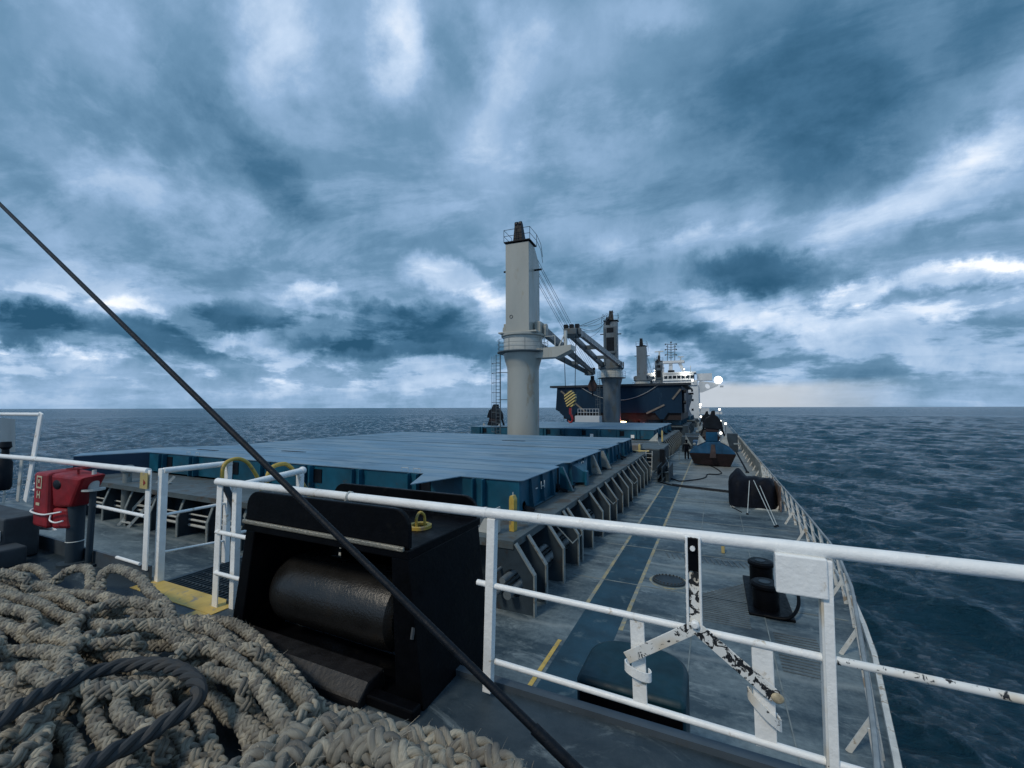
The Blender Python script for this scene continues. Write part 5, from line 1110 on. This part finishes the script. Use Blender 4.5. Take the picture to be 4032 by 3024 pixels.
def mesh_np(name, V, F, UV, m, parent=None, **kw):
    me = bpy.data.meshes.new(name); 
    if parent is not None: V = V-np.array(root_loc(parent))
    me.vertices.add(len(V)); me.vertices.foreach_set('co', V.astype(np.float32).ravel()); me.loops.add(F.size); me.loops.foreach_set('vertex_index', F.ravel().astype(np.int32)); me.polygons.add(len(F))
    me.polygons.foreach_set('loop_start', np.arange(0, F.size, F.shape[1])); me.polygons.foreach_set('loop_total', np.full(len(F), F.shape[1])); me.update(calc_edges=True); me.polygons.foreach_set('use_smooth', [True]*len(F))
    if UV is not None: l = me.uv_layers.new(name='uv'); l.data.foreach_set('uv', UV.astype(np.float32).ravel())
    me.materials.append(m); o = bpy.data.objects.new(name, me); col.objects.link(o)
    if parent is not None: o.parent = parent
    return tag(o, **kw)
def rope_mat(name, a, b, c):
    m = bpy.data.materials.new(name); m.use_nodes = True; t = NT(m.node_tree); p = t.n['Principled BSDF']
    uv = t.new('ShaderNodeUVMap'); uv.uv_map = 'uv'; mp = t.new('ShaderNodeMapping'); t.put(mp.inputs[0], uv.outputs[0]); mp.inputs[3].default_value = (14, 13, 1)
    fib = t.noise(mp.outputs[0], 1.0, 5, .7); pos = t.new('ShaderNodeNewGeometry').outputs['Position']
    cc = t.mix(t.mapr(t.noise(pos, 3.2, 4, .6), .35, .65), a, b); mp2 = t.new('ShaderNodeMapping'); t.put(mp2.inputs[0], uv.outputs[0]); mp2.inputs[3].default_value = (11, .22, 1)
    cc = t.mix(t.mapr(t.noise(mp2.outputs[0], 1., 2, .5), .40, .62), cc, c); cc = t.mix(t.mapr(t.noise(pos, 9, 5, .7), .5, .68, 0, .6), cc, (.10,.085,.07)); cc = t.mix(t.mapr(fib, .25, .6, .55, 0), cc, tuple(x*.35 for x in a))
    t.put(p.inputs['Base Color'], cc); p.inputs['Roughness'].default_value = .9; p.inputs['Specular IOR Level'].default_value = .15
    bb = t.new('ShaderNodeBump'); bb.inputs['Strength'].default_value = .9; bb.inputs['Distance'].default_value = .004; t.put(bb.inputs['Height'], fib); t.l.new(bb.outputs[0], p.inputs['Normal']); return m
ropem = rope_mat('hemp_rope', (.31,.295,.25), (.52,.46,.355), (.16,.15,.135)); ropedark = rope_mat('dark_rope', (.05,.06,.07), (.10,.10,.10), (.04,.045,.05))
fuzzm = mat('rope_fibre', (.40,.36,.29), .9, var=.2)
def fuzz(V, n, ln, parent, seed):
    g = np.random.default_rng(seed); i = g.integers(0, len(V), n); P = V[i]; d = g.normal(0, 1, (n, 3)); d[:, 2] = abs(d[:, 2])*.8; d /= np.linalg.norm(d, axis=1)[:, None]; s = np.cross(d, g.normal(0, 1, (n, 3))); s /= np.linalg.norm(s, axis=1)[:, None]
    l = (ln*(.3+g.random(n)**2*1.2))[:, None]; bend = g.normal(0, .35, (n, 3))*l; w_ = .0010
    A, B, C_, D_ = P-s*w_, P+s*w_, P+d*l*.6+bend*.3, P+d*l+bend
    VV = np.stack([A, B, C_+s*w_*.8, C_-s*w_*.8, D_+s*w_*.4, D_-s*w_*.4], 1).reshape(-1, 3); b = (np.arange(n)*6)[:, None]
    F = np.concatenate([b+np.array([0,1,2,3]), b+np.array([3,2,4,5])]); mesh_np('loose_fibres', VV, F, None, fuzzm, parent, kind='stuff')
def heap_z(x, y):
    return .06*math.sin(x*2.3+y*1.7)+.05*math.sin(x*5.1-y*3.3+1)+.03*math.sin(x*9+y*7)
# --- pile of flaked rope
root = thing('mooring_rope_pile', (-3.6, 1.2, FD), 'large pile of frayed tan plaited mooring rope filling the lower left', 'rope pile')
VV = []; FF = []; UU = []; off = 0
def addrope(P, **kw):
    global off
    V, F, U_ = rope_mesh('r', P, None, None, **kw); VV.append(V); FF.append(F+off); UU.append(U_); off += len(V)
def yfar(x):   # far edge of the heap on deck
    return float(np.interp(x, [-7.2,-6.4,-5.8,-4.8,-3.9,-3.3,-2.7,-2.2,-1.9,-1.5], [1.25,1.35,1.70,1.86,1.84,1.96,1.86,1.74,1.64,1.52]))
rows = []
for k in range(33):
    pts = []; base_y = k*.073
    for x in np.arange(-7.0, -1.45, .12):
        y = yfar(x)-.05-base_y*(1.0+.04*math.sin(x*1.5)); pts.append((x+random.uniform(-.01,.01), y+.035*math.sin(x*3.1+k*2.1)+random.uniform(-.012,.012), FD+.08+.07*abs(math.sin(k*1.9+x*1.1))+.03*math.sin(x*4+k)+(.06 if k % 3 == 0 else 0)))
    if k % 2: pts = pts[::-1]
    rows.append(pts)
for pts in rows: addrope(smoothp(pts, 5), ds=.0125, nv=6)
# second, looser layer: arcs and bights
g = random.Random(5)
for k in range(16):
    cx = g.uniform(-6.2, -2.0); cy = yfar(cx)-g.uniform(.25, 1.3); rr = g.uniform(.28, .6); a0 = g.uniform(0, 6.28); sp_ = g.uniform(2.2, 4.6); pts = []
    for q_ in np.linspace(0, 1, 22):
        a = a0+sp_*q_; x = cx+rr*1.25*math.cos(a); y = cy+rr*.7*math.sin(a); y = min(y, yfar(x)-.06)
        pts.append((x, y, FD+.175+.04*math.sin(5*q_+k)+(.05 if 0 < q_ < 1 else -.08)+.02*(k % 3)))
    addrope(smoothp(pts, 4), ds=.014, nv=6)
# standing bights over the back of the pile
for (P) in ([(0,1310),(0,1262),(25,1234),(70,1226),(100,1250),(103,1300),(103,1350)],
            [(115,1260),(150,1232),(190,1230),(196,1270),(200,1350),(215,1400)],
            [(215,1300),(222,1240),(254,1228),(302,1250),(320,1274),(360,1311),(378,1360),(420,1400)],
            [(0,1400),(40,1360),(50,1290),(60,1262)]):
    addrope(smoothp([tuple(at(u*4032/2212, v*4032/2212, Y=1.86+.0005*u-(.0022*(v-1226)))) for u, v in P], 8), ds=.013)
pts = [at(u*4032/2212, v*4032/2212, Z=FD+.2) for u, v in ((378,1345),(440,1340),(501,1347),(550,1378),(587,1418),(626,1452),(655,1492),(700,1535),(770,1552),(830,1560))]
addrope(smoothp(pts, 8), ds=.0125)
pts = [at(u*4032/2212, v*4032/2212, Z=FD+.3) for u, v in ((380,1415),(450,1400),(510,1430),(560,1480),(600,1540),(640,1600),(700,1640))]
addrope(smoothp(pts, 8), ds=.0125)
VA = np.concatenate(VV); mesh_np('rope', VA, np.concatenate(FF), np.concatenate(UU), ropem, root); fuzz(VA[VA[:, 2] > FD+.12], 34000, .022, root, 1)
# --- near coil stacked high
root = thing('mooring_rope_coil', (-.75, .7, FD), 'tall coil of thick tan mooring rope nearest the camera at the bottom', 'rope coil')
VV = []; FF = []; UU = []; off = 0
cx, cy = -.80, .74
for lay in range(7):
    z = FD+.06+lay*.096; rads = [.56] if lay < 4 else [.56, .465, .37, .275]
    if lay == 6: rads = [.51, .42, .33]
    pts = []
    for rr in rads:
        for k in range(40):
            a = 2*math.pi*k/40+lay*.7; wv = 1+.035*math.sin(3*a+lay)+.02*math.sin(7*a+rr*20)
            pts.append((cx+rr*wv*1.02*math.cos(a), cy+rr*wv*math.sin(a), z+.018*math.sin(4*a+lay*2+rr*9)))
    addrope(smoothp(pts+[pts[-1]], 3), ds=.0105 if lay > 3 else .016, nv=8 if lay > 3 else 6, Rc=.0265, rs=.0152, pitch=.20, mod=.0095)
pts = [(-1.95, 1.35, FD+.14), (-1.6, 1.33, FD+.30), (-1.38, 1.22, FD+.46), (-1.2, 1.05, FD+.60), (-1.0, 1.05, FD+.70), (-.8, 1.02, FD+.72), (-.55, .95, FD+.70), (-.38, .78, FD+.66)]
addrope(smoothp(pts, 10), ds=.0105, nv=8, Rc=.0265, rs=.0152, pitch=.20, mod=.0095)
pts = [(-1.9, 1.15, FD+.12), (-1.62, 1.12, FD+.3), (-1.4, 1.0, FD+.48), (-1.25, .86, FD+.62), (-1.1, .7, FD+.68), (-1.0, .5, FD+.68)]
addrope(smoothp(pts, 10), ds=.0105, nv=8, Rc=.0265, rs=.0152, pitch=.20, mod=.0095)
VA = np.concatenate(VV); mesh_np('rope', VA, np.concatenate(FF), np.concatenate(UU), ropem, root); fuzz(VA[VA[:, 2] > FD+.5], 20000, .022, root, 2)
# --- thin dark line lying over the pile
root = thing('dark_rope', (-2.8, 1.1, FD+.3), 'dark tarry rope looped over the tan rope pile', 'rope')
P = ((-60,1600),(0,1556),(55,1519),(122,1485),(199,1454),(275,1436),(351,1436),(397,1451),(428,1482),(419,1519),(351,1565),(306,1595),(244,1626),(183,1659),(120,1710))
pts = smoothp([at(u*4032/2212, v*4032/2212, Z=FD+.34+.02*math.sin(i)) for i, (u, v) in enumerate(P)], 6)
def laid(P, R_, r_, pitch, n=3):
    P = np.array(P); s = np.concatenate([[0], np.cumsum(np.linalg.norm(np.diff(P, axis=0), axis=1))]); N = int(s[-1]/.01); t = np.linspace(0, s[-1], N); C = np.stack([np.interp(t, s, P[:, i]) for i in range(3)], 1)
    T = np.gradient(C, axis=0); T /= np.linalg.norm(T, axis=1)[:, None]; U = np.cross(T, (0, 0, 1.)); U /= np.linalg.norm(U, axis=1)[:, None]; W = np.cross(U, T); m = MB()
    for j in range(n):
        th = 2*math.pi*(t/pitch+j/n); m.tube(list(C+U*(R_*np.cos(th))[:, None]+W*(R_*np.sin(th))[:, None]), r_, 8)
    return m
laid(pts, .018, .019, .26).build('strand', ropedark, root, smooth=True)
print('objects', len(bpy.data.objects))
